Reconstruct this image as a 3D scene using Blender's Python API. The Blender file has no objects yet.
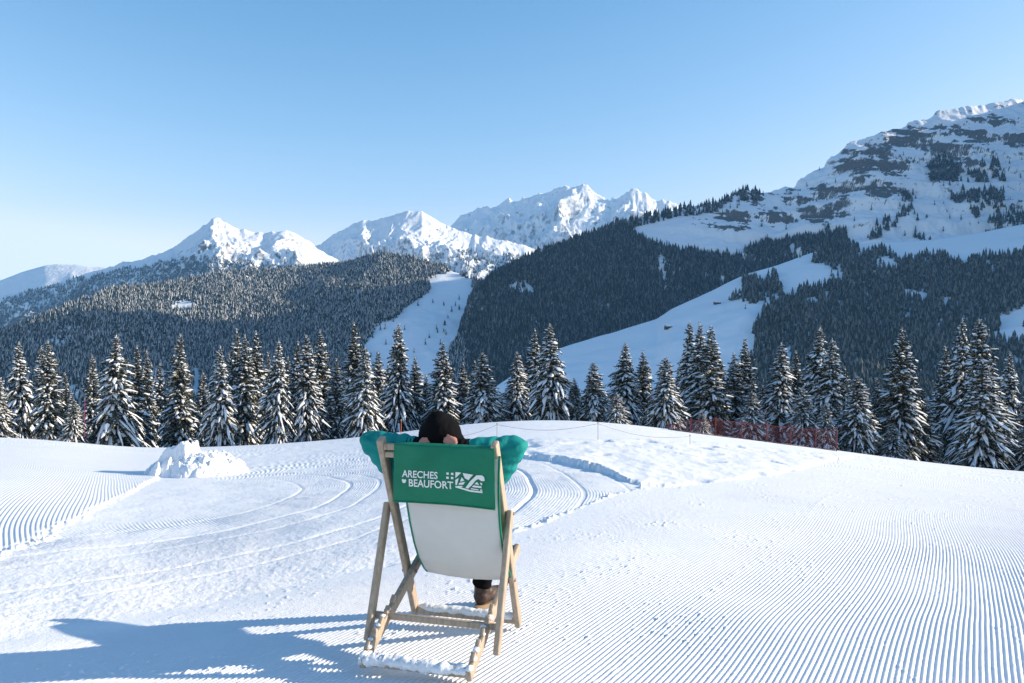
import bpy, bmesh, math, random
import numpy as np
from mathutils import Vector, Matrix

R = math.radians
random.seed(7)
rng = np.random.default_rng(11)
sc = bpy.context.scene
COL = sc.collection

# ------------------------------------------------------------------ camera
F, CX, CY, CZ = 800.0, 512.0, 341.5, 1.6
cam_d = bpy.data.cameras.new("camera")
cam = bpy.data.objects.new("camera", cam_d)
COL.objects.link(cam)
cam.location = (0, 0, CZ)
cam.rotation_euler = (R(90), 0, 0)
cam_d.sensor_width = 36.0
cam_d.lens = 36.0 * F / 1024.0
cam_d.clip_start = 0.05
cam_d.clip_end = 120000.0
sc.camera = cam

# ------------------------------------------------------------------ light
SUN_EL, SUN_AZ = 18.5, 84.0          # azimuth measured from the view axis (+Y) towards +X
w = bpy.data.worlds.new("World")
sc.world = w
w.use_nodes = True
nt = w.node_tree
nt.nodes.clear()
sky = nt.nodes.new("ShaderNodeTexSky")
sky.sky_type = 'NISHITA'
sky.sun_disc = False
sky.sun_elevation = R(SUN_EL)
sky.sun_rotation = R(SUN_AZ)
sky.altitude = 1600
sky.air_density = 1.0
sky.dust_density = 0.6
sky.ozone_density = 1.6
bg = nt.nodes.new("ShaderNodeBackground")
bg.inputs['Strength'].default_value = 0.10
wo = nt.nodes.new("ShaderNodeOutputWorld")
# deepen the clear winter sky: paler towards the horizon, deep blue overhead
sep = nt.nodes.new("ShaderNodeSeparateXYZ"); com = nt.nodes.new("ShaderNodeCombineXYZ")
nt.links.new(sky.outputs[0], sep.inputs[0])
for i, (top, tgt, ex, mx_) in enumerate(((1.0, 0.98, 1.8, 2.75), (1.75, 2.28, 1.2, 2.45), (3.0, 4.0, 0.95, 1.75))):
    a_ = nt.nodes.new("ShaderNodeMath"); a_.operation = 'DIVIDE'; a_.inputs[1].default_value = top
    b_ = nt.nodes.new("ShaderNodeMath"); b_.operation = 'POWER'; b_.inputs[1].default_value = ex
    c_ = nt.nodes.new("ShaderNodeMath"); c_.operation = 'MULTIPLY'; c_.inputs[1].default_value = tgt
    m_ = nt.nodes.new("ShaderNodeMath"); m_.operation = 'SMOOTH_MIN'; m_.inputs[1].default_value = mx_; m_.inputs[2].default_value = 0.3
    nt.links.new(sep.outputs[i], a_.inputs[0]); nt.links.new(a_.outputs[0], m_.inputs[0]); nt.links.new(m_.outputs[0], b_.inputs[0]); nt.links.new(b_.outputs[0], c_.inputs[0]); nt.links.new(c_.outputs[0], com.inputs[i])
nt.links.new(com.outputs[0], bg.inputs[0])
nt.links.new(bg.outputs[0], wo.inputs[0])

sun_d = bpy.data.lights.new("sun", 'SUN')
sun_d.energy = 5.0
sun_d.angle = R(0.5)
sun_d.color = (1.0, 0.865, 0.685)
sun = bpy.data.objects.new("sun", sun_d)
COL.objects.link(sun)
sdir = Vector((math.sin(R(SUN_AZ)) * math.cos(R(SUN_EL)), math.cos(R(SUN_AZ)) * math.cos(R(SUN_EL)), math.sin(R(SUN_EL))))
sun.rotation_euler = sdir.to_track_quat('Z', 'Y').to_euler()
sun.location = sdir * 50

sc.view_settings.view_transform = 'Standard'
sc.view_settings.look = 'None'
sc.view_settings.exposure = 0.96
sc.view_settings.gamma = 1.0
sc.view_settings.use_curve_mapping = False
sc.cycles.use_denoising = True
sc.cycles.max_bounces = 6
sc.cycles.diffuse_bounces = 3
sc.cycles.glossy_bounces = 2
sc.cycles.volume_bounces = 0
sc.cycles.transparent_max_bounces = 8

# ------------------------------------------------------------------ noise
def _h(ix, iy, seed):
    n = (ix.astype(np.int64) * 374761393 + iy.astype(np.int64) * 668265263 + seed * 982451653) & 0xFFFFFFFF
    n = ((n ^ (n >> 13)) * 1274126177) & 0xFFFFFFFF
    n = n ^ (n >> 16)
    return (n & 0xFFFF) / 65535.0 * (2 * math.pi)

def pn(x, y, seed=0):
    x = np.asarray(x, float); y = np.asarray(y, float)
    ix = np.floor(x); iy = np.floor(y)
    fx = x - ix; fy = y - iy
    u = fx * fx * fx * (fx * (fx * 6 - 15) + 10); v = fy * fy * fy * (fy * (fy * 6 - 15) + 10)
    def g(a, b):
        t = _h(ix + a, iy + b, seed)
        return np.cos(t) * (fx - a) + np.sin(t) * (fy - b)
    n0 = g(0, 0) * (1 - u) + g(1, 0) * u
    n1 = g(0, 1) * (1 - u) + g(1, 1) * u
    return (n0 * (1 - v) + n1 * v) * 1.5

def fbm(x, y, octv=4, seed=0, gain=0.5):
    a, s, t = 1.0, 0.0, 0.0
    for k in range(octv):
        s = s + a * pn(x * 2 ** k, y * 2 ** k, seed + 17 * k)
        t += a; a *= gain
    return s / t

def ridged(x, y, octv=5, seed=0, gain=0.5):
    a, s, t = 1.0, 0.0, 0.0
    for k in range(octv):
        s = s + a * (1 - 2 * np.abs(pn(x * 2 ** k, y * 2 ** k, seed + 13 * k)))
        t += a; a *= gain
    return s / t

def sstep(a, b, x):
    t = np.clip((x - a) / (b - a), 0, 1)
    return t * t * (3 - 2 * t)

# ------------------------------------------------------------------ mesh helpers
def link(name, me, parent=None, mats=()):
    o = bpy.data.objects.new(name, me)
    COL.objects.link(o)
    for m in mats:
        me.materials.append(m)
    if parent is not None:
        o.parent = parent
    return o

def raw_mesh(name, verts, polys, matidx=None, smooth=False):
    """polys: list of (M,k) int arrays"""
    me = bpy.data.meshes.new(name)
    verts = np.asarray(verts, np.float32)
    me.vertices.add(len(verts))
    me.vertices.foreach_set('co', verts.ravel())
    loops = np.concatenate([p.ravel() for p in polys]).astype(np.int32)
    tot = np.concatenate([np.full(len(p), p.shape[1], np.int32) for p in polys])
    start = np.concatenate([[0], np.cumsum(tot)[:-1]]).astype(np.int32)
    me.loops.add(len(loops)); me.loops.foreach_set('vertex_index', loops)
    me.polygons.add(len(tot)); me.polygons.foreach_set('loop_start', start)
    if matidx is not None:
        me.polygons.foreach_set('material_index', np.asarray(matidx, np.int32))
    sm = np.full(len(tot), bool(smooth)) if np.isscalar(smooth) else np.asarray(smooth, bool)
    me.polygons.foreach_set('use_smooth', sm)
    me.update(calc_edges=True)
    me.validate()
    return me

def grid_mesh(name, P, attrs=None, flip=False):
    r, c, _ = P.shape
    idx = np.arange(r * c).reshape(r, c)
    q = np.stack([idx[:-1, :-1], idx[:-1, 1:], idx[1:, 1:], idx[1:, :-1]], -1).reshape(-1, 4)
    if flip:
        q = q[:, ::-1]
    me = raw_mesh(name, P.reshape(-1, 3), [q], smooth=True)
    for k, a in (attrs or {}).items():
        at = me.attributes.new(k, 'FLOAT', 'POINT')
        at.data.foreach_set('value', np.asarray(a, np.float32).ravel())
    return me

def tag(o, label=None, cat=None, group=None, kind=None):
    if label: o['label'] = label
    if cat: o['category'] = cat
    if group: o['group'] = group
    if kind: o['kind'] = kind
    return o

def empty(name, loc=(0, 0, 0), rz=0):
    o = bpy.data.objects.new(name, None)
    COL.objects.link(o)
    o.location = loc
    o.rotation_euler = (0, 0, rz)
    o.empty_display_size = 0.2
    return o

class MB:
    """collects rounded bars, tubes and blobs in one mesh"""
    def __init__(s):
        s.bm = bmesh.new()
    def bar(s, a, b, wx, wy, up=(0, 0, 1), bev=0.006, seg=2):
        a, b = Vector(a), Vector(b)
        d = (b - a); L = d.length; z = d.normalized()
        x = Vector(up).cross(z)
        if x.length < 1e-4: x = Vector((1, 0, 0))
        x.normalize(); y = z.cross(x)
        m = Matrix((x, y, z)).transposed().to_4x4(); m.translation = (a + b) / 2
        t = bmesh.new()
        bmesh.ops.create_cube(t, size=1.0, matrix=Matrix.Diagonal((wx, wy, L, 1)))
        if bev:
            bmesh.ops.bevel(t, geom=list(t.edges), offset=bev, segments=seg, affect='EDGES', profile=0.5)
        t.transform(m)
        s._add(t)
    def _add(s, t):
        me = bpy.data.meshes.new("tmp"); t.to_mesh(me); t.free()
        s.bm.from_mesh(me); bpy.data.meshes.remove(me)
    def tube(s, pts, rad, n=10, cap=True):
        pts = [Vector(p) for p in pts]
        rad = [rad] * len(pts) if np.isscalar(rad) else list(rad)
        rings = []
        ref = Vector((0.31, 0.17, 0.93))
        for i, p in enumerate(pts):
            d = (pts[min(i + 1, len(pts) - 1)] - pts[max(i - 1, 0)]).normalized()
            x = ref.cross(d)
            if x.length < 1e-3: x = Vector((1, 0, 0)).cross(d)
            x.normalize(); y = d.cross(x)
            rings.append([s.bm.verts.new(p + (x * math.cos(2 * math.pi * k / n) + y * math.sin(2 * math.pi * k / n)) * rad[i]) for k in range(n)])
        for a, b in zip(rings, rings[1:]):
            for k in range(n):
                s.bm.faces.new((a[k], a[(k + 1) % n], b[(k + 1) % n], b[k]))
        if cap:
            s.bm.faces.new(rings[0][::-1]); s.bm.faces.new(rings[-1])
    def capsule(s, pts, rad, n=14):
        """tapered limb with rounded ends, for later remeshing into one skin"""
        s.tube(pts, rad, n)
        for p, r in zip(pts, rad if not np.isscalar(rad) else [rad] * len(pts)):
            s.ball(p, (r, r, r), n=n)
    def ball(s, c, r, n=16, rot=None):
        t = bmesh.new()
        bmesh.ops.create_uvsphere(t, u_segments=n, v_segments=max(6, n * 2 // 3), radius=1.0)
        m = Matrix.Translation(c) @ (rot.to_4x4() if rot else Matrix.Identity(4)) @ Matrix.Diagonal((*r, 1))
        t.transform(m)
        s._add(t)
    def build(s, name, mats, parent=None, smooth=True):
        me = bpy.data.meshes.new(name)
        bmesh.ops.recalc_face_normals(s.bm, faces=s.bm.faces)
        s.bm.to_mesh(me); s.bm.free()
        me.polygons.foreach_set('use_smooth', [smooth] * len(me.polygons))
        if not isinstance(mats, (list, tuple)): mats = [mats]
        return link(name, me, parent, mats)

def skin_mesh(mb, voxel, smooth_it=6):
    """fuse a set of limbs into ONE continuous surface"""
    o = mb.build("tmp", [], None)
    m = o.modifiers.new("r", 'REMESH'); m.mode = 'VOXEL'; m.voxel_size = voxel
    m2 = o.modifiers.new("s", 'SMOOTH'); m2.factor = 0.5; m2.iterations = smooth_it
    dg = bpy.context.evaluated_depsgraph_get()
    dg.update()
    me = bpy.data.meshes.new_from_object(o.evaluated_get(dg))
    old = o.data
    bpy.data.objects.remove(o); bpy.data.meshes.remove(old)
    me.polygons.foreach_set('use_smooth', [True] * len(me.polygons))
    return me

def verts_np(me):
    a = np.empty(len(me.vertices) * 3, np.float32); me.vertices.foreach_get('co', a)
    n = np.empty(len(me.vertices) * 3, np.float32); me.vertices.foreach_get('normal', n)
    return a.reshape(-1, 3).astype(float), n.reshape(-1, 3).astype(float)

def set_verts(me, a):
    me.vertices.foreach_set('co', np.asarray(a, np.float32).ravel()); me.update()

# ------------------------------------------------------------------ materials
def mat(name, col, rough=0.7, spec=0.3):
    m = bpy.data.materials.new(name); m.use_nodes = True
    p = m.node_tree.nodes['Principled BSDF']
    p.inputs['Base Color'].default_value = (*col, 1)
    p.inputs['Roughness'].default_value = rough
    p.inputs['Specular IOR Level'].default_value = spec
    return m, m.node_tree, p

def nnode(nt, kind, **kw):
    n = nt.nodes.new(kind)
    for k, v in kw.items():
        if k in n.inputs.keys() if hasattr(n.inputs, 'keys') else False:
            n.inputs[k].default_value = v
        else:
            setattr(n, k, v)
    return n

def noise(nt, scale, detail=4, rough=0.55, coord='Object', stretch=None):
    tc = nt.nodes.new('ShaderNodeTexCoord')
    out = tc.outputs[coord]
    if stretch:
        mp = nt.nodes.new('ShaderNodeMapping'); mp.inputs['Scale'].default_value = stretch
        nt.links.new(out, mp.inputs[0]); out = mp.outputs[0]
    n = nt.nodes.new('ShaderNodeTexNoise')
    n.inputs['Scale'].default_value = scale; n.inputs['Detail'].default_value = detail; n.inputs['Roughness'].default_value = rough
    nt.links.new(out, n.inputs['Vector'])
    return n.outputs['Fac']

def ramp(nt, fac, stops):
    r = nt.nodes.new('ShaderNodeValToRGB')
    e = r.color_ramp.elements
    while len(e) < len(stops): e.new(0.5)
    for i, (p, c) in enumerate(stops):
        e[i].position = p
        e[i].color = (*c, 1) if len(c) == 3 else c
    nt.links.new(fac, r.inputs[0])
    return r.outputs[0]

def bump(nt, p, h, strength=0.4, dist=0.02, prev=None):
    b = nt.nodes.new('ShaderNodeBump')
    b.inputs['Strength'].default_value = strength; b.inputs['Distance'].default_value = dist
    nt.links.new(h, b.inputs['Height'])
    if prev: nt.links.new(prev, b.inputs['Normal'])
    nt.links.new(b.outputs[0], p.inputs['Normal'])
    return b.outputs[0]

SNOW = (0.86, 0.87, 0.89)
M = {}
# foreground snow
m, t, p = mat('snow', SNOW, 0.55, 0.25); M['snow'] = m
c = ramp(t, noise(t, 3.0, 5), [(0.3, (0.83, 0.845, 0.87)), (0.7, (0.88, 0.885, 0.895))]); t.links.new(c, p.inputs['Base Color'])
b1 = bump(t, p, noise(t, 14, 5, 0.7), 0.25, 0.03)
bump(t, p, noise(t, 110, 3, 0.7), 0.35, 0.006, b1)
# caked snow
m, t, p = mat('caked_snow', SNOW, 0.6, 0.25); M['caked'] = m
bump(t, p, noise(t, 60, 5, 0.7), 0.5, 0.012)
# wood
m, t, p = mat('beech_wood', (0.5, 0.36, 0.24), 0.55, 0.3); M['wood'] = m
c = ramp(t, noise(t, 9, 6, 0.6, 'Object', (6, 6, 0.9)), [(0.25, (0.29, 0.215, 0.155)), (0.5, (0.43, 0.335, 0.25)), (0.8, (0.54, 0.44, 0.35))])
t.links.new(c, p.inputs['Base Color'])
bump(t, p, noise(t, 40, 4, 0.6, 'Object', (5, 5, 0.6)), 0.15, 0.003)
# fabrics
def fabric(name, c0, c1, rough=0.75, wr=0.3, tr=0.0):
    m, t, p = mat(name, c0, rough, 0.25)
    c = ramp(t, noise(t, 5, 4), [(0.3, c0), (0.7, c1)]); t.links.new(c, p.inputs['Base Color'])
    b = bump(t, p, noise(t, 16, 4, 0.55), wr, 0.02)
    bump(t, p, noise(t, 500, 2, 0.5), 0.12, 0.001, b)
    if tr:
        out = t.nodes['Material Output']
        tl = t.nodes.new('ShaderNodeBsdfTranslucent'); t.links.new(c, tl.inputs[0])
        mx = t.nodes.new('ShaderNodeMixShader'); mx.inputs[0].default_value = tr
        t.links.new(p.outputs[0], mx.inputs[1]); t.links.new(tl.outputs[0], mx.inputs[2]); t.links.new(mx.outputs[0], out.inputs[0])
    return m
M['canvas'] = fabric('canvas_grey', (0.66, 0.66, 0.64), (0.72, 0.72, 0.70), 0.8, 0.15, 0.12)
M['canvas_green'] = fabric('canvas_green', (0.008, 0.165, 0.09), (0.014, 0.21, 0.12), 0.6, 0.25)
M['teal'] = fabric('teal_jacket', (0.006, 0.20, 0.19), (0.012, 0.27, 0.25), 0.7, 0.5); M['teal'].node_tree.nodes['Principled BSDF'].inputs['Specular IOR Level'].default_value = 0.15
M['black'] = fabric('black_fabric', (0.003, 0.003, 0.004), (0.006, 0.006, 0.008), 0.9, 0.3); M['black'].node_tree.nodes['Principled BSDF'].inputs['Specular IOR Level'].default_value = 0.08
M['skin'] = mat('skin', (0.50, 0.22, 0.17), 0.5, 0.4)[0]
M['print'] = mat('white_print', (0.80, 0.82, 0.80), 0.6)[0]
m, t, p = mat('boot_leather', (0.10, 0.055, 0.035), 0.5, 0.4); M['boot'] = m
c = ramp(t, noise(t, 30, 4), [(0.35, (0.022, 0.013, 0.010)), (0.65, (0.085, 0.045, 0.030))]); t.links.new(c, p.inputs['Base Color'])
M['sole'] = mat('boot_sole', (0.32, 0.22, 0.14), 0.7)[0]
M['red_net'] = mat('red_net', (0.17, 0.045, 0.05), 0.85)[0]
M['pole'] = mat('pole_grey', (0.25, 0.22, 0.22), 0.6)[0]
M['magenta'] = mat('magenta_pole', (0.35, 0.03, 0.16), 0.5)[0]
M['orange'] = mat('orange_pole', (0.60, 0.14, 0.06), 0.5)[0]
M['rope'] = mat('rope_red', (0.30, 0.12, 0.12), 0.8)[0]
# trees
m, t, p = mat('spruce_needles', (0.02, 0.028, 0.015), 0.8, 0.15); M['needle'] = m
c = ramp(t, noise(t, 7, 4, 0.6), [(0.3, (0.012, 0.018, 0.012)), (0.55, (0.030, 0.036, 0.020)), (0.8, (0.060, 0.050, 0.030))])
fr_ = ramp(t, noise(t, 95, 3, 0.6), [(0.545, (0, 0, 0)), (0.65, (1, 1, 1))])
mx = t.nodes.new('ShaderNodeMix'); mx.data_type = 'RGBA'
t.links.new(fr_, mx.inputs['Factor']); t.links.new(c, mx.inputs['A']); mx.inputs['B'].default_value = (0.50, 0.51, 0.52, 1)
t.links.new(mx.outputs['Result'], p.inputs['Base Color'])
m, t, p = mat('tree_snow', SNOW, 0.7, 0.15); M['tsnow'] = m
m, t, p = mat('bark', (0.09, 0.065, 0.045), 0.9, 0.1); M['bark'] = m
c = ramp(t, noise(t, 5, 5, 0.6, 'Object', (3, 3, 0.6)), [(0.3, (0.05, 0.038, 0.03)), (0.7, (0.13, 0.095, 0.07))]); t.links.new(c, p.inputs['Base Color'])
M['fneedle'] = mat('far_needles', (0.022, 0.032, 0.026), 0.9, 0.1)[0]
M['fsnow'] = mat('far_tree_snow', (0.48, 0.49, 0.50), 0.8, 0.1)[0]
M['ffrost_haze'] = mat('far_frost_haze_needles', (0.125, 0.14, 0.145), 0.9, 0.1)[0]  # frost on needles, lightened to put a look of haze into the colour
M['hutwood'] = mat('dark_timber', (0.05, 0.035, 0.025), 0.8)[0]

def mountain_mat(name, snow=SNOW, rock0=(0.05, 0.05, 0.052), rock1=(0.15, 0.14, 0.13), s1=0.01, s2=0.05, bs=0.6, bd=8.0, th=0.5, soft=0.12):
    """snow, with bare rock where the attribute and a noise say it is too steep to hold it"""
    m, t, p = mat(name, snow, 0.7, 0.15)
    at = t.nodes.new('ShaderNodeAttribute'); at.attribute_name = 'rock'
    n1 = noise(t, s2, 6, 0.65)
    ad = t.nodes.new('ShaderNodeMath'); ad.operation = 'MULTIPLY_ADD'
    t.links.new(n1, ad.inputs[0]); ad.inputs[1].default_value = 0.9
    t.links.new(at.outputs['Fac'], ad.inputs[2])
    sb = t.nodes.new('ShaderNodeMath'); sb.operation = 'SUBTRACT'; t.links.new(ad.outputs[0], sb.inputs[0]); sb.inputs[1].default_value = 0.45
    fac = ramp(t, sb.outputs[0], [(th - soft, (0, 0, 0)), (th + soft, (1, 1, 1))])
    rc = ramp(t, noise(t, s2 * 1.7, 5, 0.6, 'Object', (1, 1, 4)), [(0.3, rock0), (0.7, rock1)])
    mx = t.nodes.new('ShaderNodeMix'); mx.data_type = 'RGBA'
    t.links.new(fac, mx.inputs['Factor']); mx.inputs['A'].default_value = (*snow, 1); t.links.new(rc, mx.inputs['B'])
    t.links.new(mx.outputs['Result'], p.inputs['Base Color'])
    b = bump(t, p, noise(t, s1, 8, 0.65), bs, bd)
    return m

# ================================================================== THE GROUND
_vx = np.arange(-1200, 2300, 4.0)
_kx = [-1200, -200, 0, 60, 100, 150, 235, 300, 360, 400, 450, 500, 560, 620, 670, 740, 800, 850, 900, 960, 1024, 1200, 2300]
_ky = [428, 433, 437, 440, 446, 449, 446, 443, 437, 433, 425, 421, 419, 423, 429, 438, 445.5, 452, 459, 466, 472, 482, 500]
_vv = np.interp(_vx, _kx, np.array(_ky) - CY)
_k = np.hanning(51); _k /= _k.sum()
_vv = np.convolve(np.pad(_vv, 25, 'edge'), _k, 'valid')
YC = 55.0
def Vof(px):
    v = np.interp(px, _vx, _vv)
    return np.sqrt(np.maximum(v * v - (1280 / YC) ** 2, 400))

def base_z(X, Y):
    Ye = np.maximum(Y, np.abs(X) * 0.55)
    px = CX + F * X / np.maximum(Ye, 0.3)
    V = Vof(px)
    z = CZ - np.sqrt(CZ * CZ + (V * Ye / F) ** 2)
    d = np.maximum(0, Ye - YC)
    z = z - 0.009 * d ** 1.6
    return np.maximum(z, -420 + 0 * z)

def Yat(px, py):
    """depth at which the open slope shows in the picture column/row"""
    v = np.asarray(py, float) - CY; V = Vof(px)
    return 1280 / np.sqrt(np.maximum(v * v - V * V, (1280 / YC) ** 2))

def btab(pts):
    px = np.array([a for a, _ in pts], float)
    return px, np.array([float(Yat(a, b)) for a, b in pts])
LIP = btab([(400, 447), (450, 450), (500, 455), (530, 458), (560, 463), (585, 468), (605, 474), (625, 481), (641, 487), (665, 487), (700, 484), (740, 479), (775, 475), (800, 470), (825, 463), (850, 458), (872, 456)])
ABL = btab([(-80, 655), (0, 640), (100, 626), (180, 610), (260, 596), (340, 578), (440, 555), (500, 536), (535, 525), (580, 508), (620, 494), (641, 488)])
STRIP = btab([(380, 446), (500, 441), (600, 441), (700, 443), (800, 452), (900, 462)])
CBL = btab([(-80, 600), (0, 556), (50, 534), (90, 514), (130, 494), (160, 478), (172, 468)])
ARC = (-6.6, 10.6)
PHI = R(28.7)
PITCH = 0.0285

def ground_detail(X, Y):
    px = CX + F * X / np.maximum(Y, 0.3)
    near = Y < 60
    wob = 0.12 * fbm(X * 1.3, Y * 1.3, 3, 5)
    wob2 = 0.05 * fbm(X * 6, Y * 6, 3, 9)
    # natural, ungroomed snow beyond the lip
    yl = np.interp(px, *LIP)
    mD = sstep(-0.03, 0.14, Y - yl + wob * 2.0 + wob2 * 5.0) * sstep(395, 440, px) * (1 - sstep(868, 880, px))
    lipw = 0.03 + 0.09 * np.exp(-((px - 583) / 42.0) ** 2) + 0.03 * np.exp(-((px - 520) / 40.0) ** 2)
    lipw = 0.06 + (lipw - 0.06) * np.exp(-np.maximum(0, Y - yl) / 1.2)
    # boundary between groomed piste (near/right) and the curving track
    ya = np.interp(px, *ABL)
    mA = np.where(px < 641, 1 - sstep(-0.03, 0.12, Y - ya + wob + wob2), 1.0)
    mA = mA * (1 - mD)
    # left corduroy patch
    yc = np.interp(px, *CBL)
    mC = sstep(-0.1, 0.30, Y - yc + wob * 3 + wob2 * 4) * (1 - sstep(150, 215, px + wob * 60))
    mB = np.clip(1 - mA - mD - mC, 0, 1)
    z = 0 * X
    # --- A: straight corduroy
    tA = X * math.cos(PHI) - Y * math.sin(PHI) + 0.16 * fbm(X * 0.16, Y * 0.16, 2, 21) + 0.002 * pn(X * 2.5, Y * 2.5, 3)
    dB = np.where(px < 641, ya - Y, 0.9 * (yl - Y))
    aA = 0.10 + 0.90 * sstep(0.05, np.interp(px, [330, 480], [0.35, 1.9]), dB + np.interp(px, [330, 480], [0.15, 0.8]) * fbm(X * 0.5, Y * 0.5, 2, 33))
    aA = np.maximum(aA, sstep(855, 935, px))
    aA = np.maximum(aA, sstep(700, 800, px) * 0.55)
    aA = aA * (0.85 + 0.3 * fbm(X * 0.9, Y * 0.9, 2, 44))
    g = np.cos(2 * math.pi * tA / PITCH)
    gA = np.where(g > 0, np.sqrt(np.abs(g)) * 0.75, g)          # broad rounded ridges, narrow furrows
    crumb = np.maximum(0, pn(X * 22, Y * 22, 61) - 0.42) * np.maximum(0, pn(X * 1.6, Y * 1.6, 62) + 0.15)
    z = z + mA * (0.0047 * aA * gA + 0.034 * crumb + 0.020 * fbm(X * 0.35, Y * 0.35, 2, 71))
    for t0 in (0.95, -1.45, -4.2):
        z = z + mA * 0.010 * np.exp(-((tA - t0) / 0.03) ** 2) * np.maximum(0, fbm(X * 7, Y * 7, 3, 73) + 0.05)
    z = z + mA * 0.035 * np.exp(-((Y - 4.75) / 0.55) ** 2) * sstep(0.6, 1.6, X)   # a shallow roll across the piste
    # --- B: track bending round the heap
    rr = np.hypot(X - ARC[0], (Y - ARC[1]) * 0.9) + 0.10 * fbm(X * 0.4, Y * 0.4, 2, 81)
    gB = np.cos(2 * math.pi * rr / 0.036)
    patch = 0.35 + 0.65 * sstep(-0.25, 0.3, fbm(X * 0.5 + 3, Y * 0.5, 3, 83))
    z = z + mB * (0.0050 * gB * (0.15 + patch) * sstep(3.0, 3.9, rr) + (1 - 0.4 * sstep(5.5, 8.5, Y)) * 0.0060 * fbm(X * 16, Y * 16, 3, 85, 0.7) + 0.02 * fbm(X * 1.2, Y * 1.2, 3, 86))
    for r0, wd, dp in ((3.7, .022, .010), (4.35, .026, .014), (4.75, .022, .010), (5.5, .025, .014), (5.9, .022, .010), (6.9, .03, .026), (7.5, .022, .012), (8.1, .022, .010)):
        z = z - mB * 0.7 * dp * np.exp(-((rr - r0 - 0.05 * pn(X * .3, Y * .3, 7)) / wd) ** 2)
    # --- C
    dirx, diry = -0.458, 0.889
    tC = X * diry - Y * dirx + 0.35 * fbm(X * 0.16, Y * 0.16, 2, 91)
    z = z + mC * (0.03 + 0.0052 * np.cos(2 * math.pi * tC / 0.042) * 0.75 + 0.03 * fbm(X * 0.3, Y * 0.3, 2, 93))
    # --- D
    und = fbm(X * 1.1, Y * 0.55, 4, 101)
    pits = np.maximum(0, pn(X * 1.5, Y * 0.8, 103) - 0.35)
    ys = np.interp(px, *STRIP)
    far = 1 - 0.85 * sstep(-0.6, 0.6, Y - ys + wob)
    z = z + mD * (lipw + far * (0.046 * und - 0.22 * pits + 0.015 * fbm(X * 4, Y * 2.5, 4, 105)) - 0.05 * (1 - far))
    # crumbly rims
    eA = np.exp(-((Y - ya + wob) / 0.06) ** 2) * sstep(480, 540, px) * (px < 650)
    eC = np.exp(-((Y - yc + wob * 3 + wob2 * 4) / 0.18) ** 2) * (px < 178)
    lum = np.maximum(0, fbm(X * 9, Y * 9, 3, 111) + 0.1)
    z = z + eA * 0.07 * lum + eC * 0.06 * lum
    # wheel roll of the far slope
    z = z + 0.10 * sstep(14, 30, Y) * fbm(X * 0.12, Y * 0.2, 3, 121)
    return np.where(near, z * (1 - sstep(40, 60, Y)), 0)

def gz(X, Y):
    X = np.atleast_1d(np.asarray(X, float)); Y = np.atleast_1d(np.asarray(Y, float))
    return float((base_z(X, Y) + ground_detail(X, Y))[0])

us = np.concatenate([-np.geomspace(5, 0.93, 60), np.linspace(-0.92, 0.92, 1570), np.geomspace(0.93, 5, 60)])
vs = np.concatenate([np.geomspace(1600, 360, 60)[:-1], np.arange(360, 85.5, -0.55)])
wv = np.sqrt(np.maximum(vs ** 2 - 82.0 ** 2, (1280 / 55.0) ** 2))
Ys = np.unique(np.concatenate([1280 / wv, np.linspace(40, 110, 60), np.geomspace(110, 6300, 60)]))
UU, YY = np.meshgrid(us, Ys)
XX = np.clip(UU * YY, -6000 + 20 * UU, 6000 + 20 * UU)
ZZ = base_z(XX, YY)
nr = int((Ys < 62).sum())
ZZ[:nr] += ground_detail(XX[:nr], YY[:nr])
g_me = grid_mesh('snow_ground', np.stack([XX, YY, ZZ], -1))
ground = link('snow_ground', g_me, None, [M['snow']])
tag(ground, 'white snow slope with groomed corduroy lines and curving tracks', 'ground', kind='structure')

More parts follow.
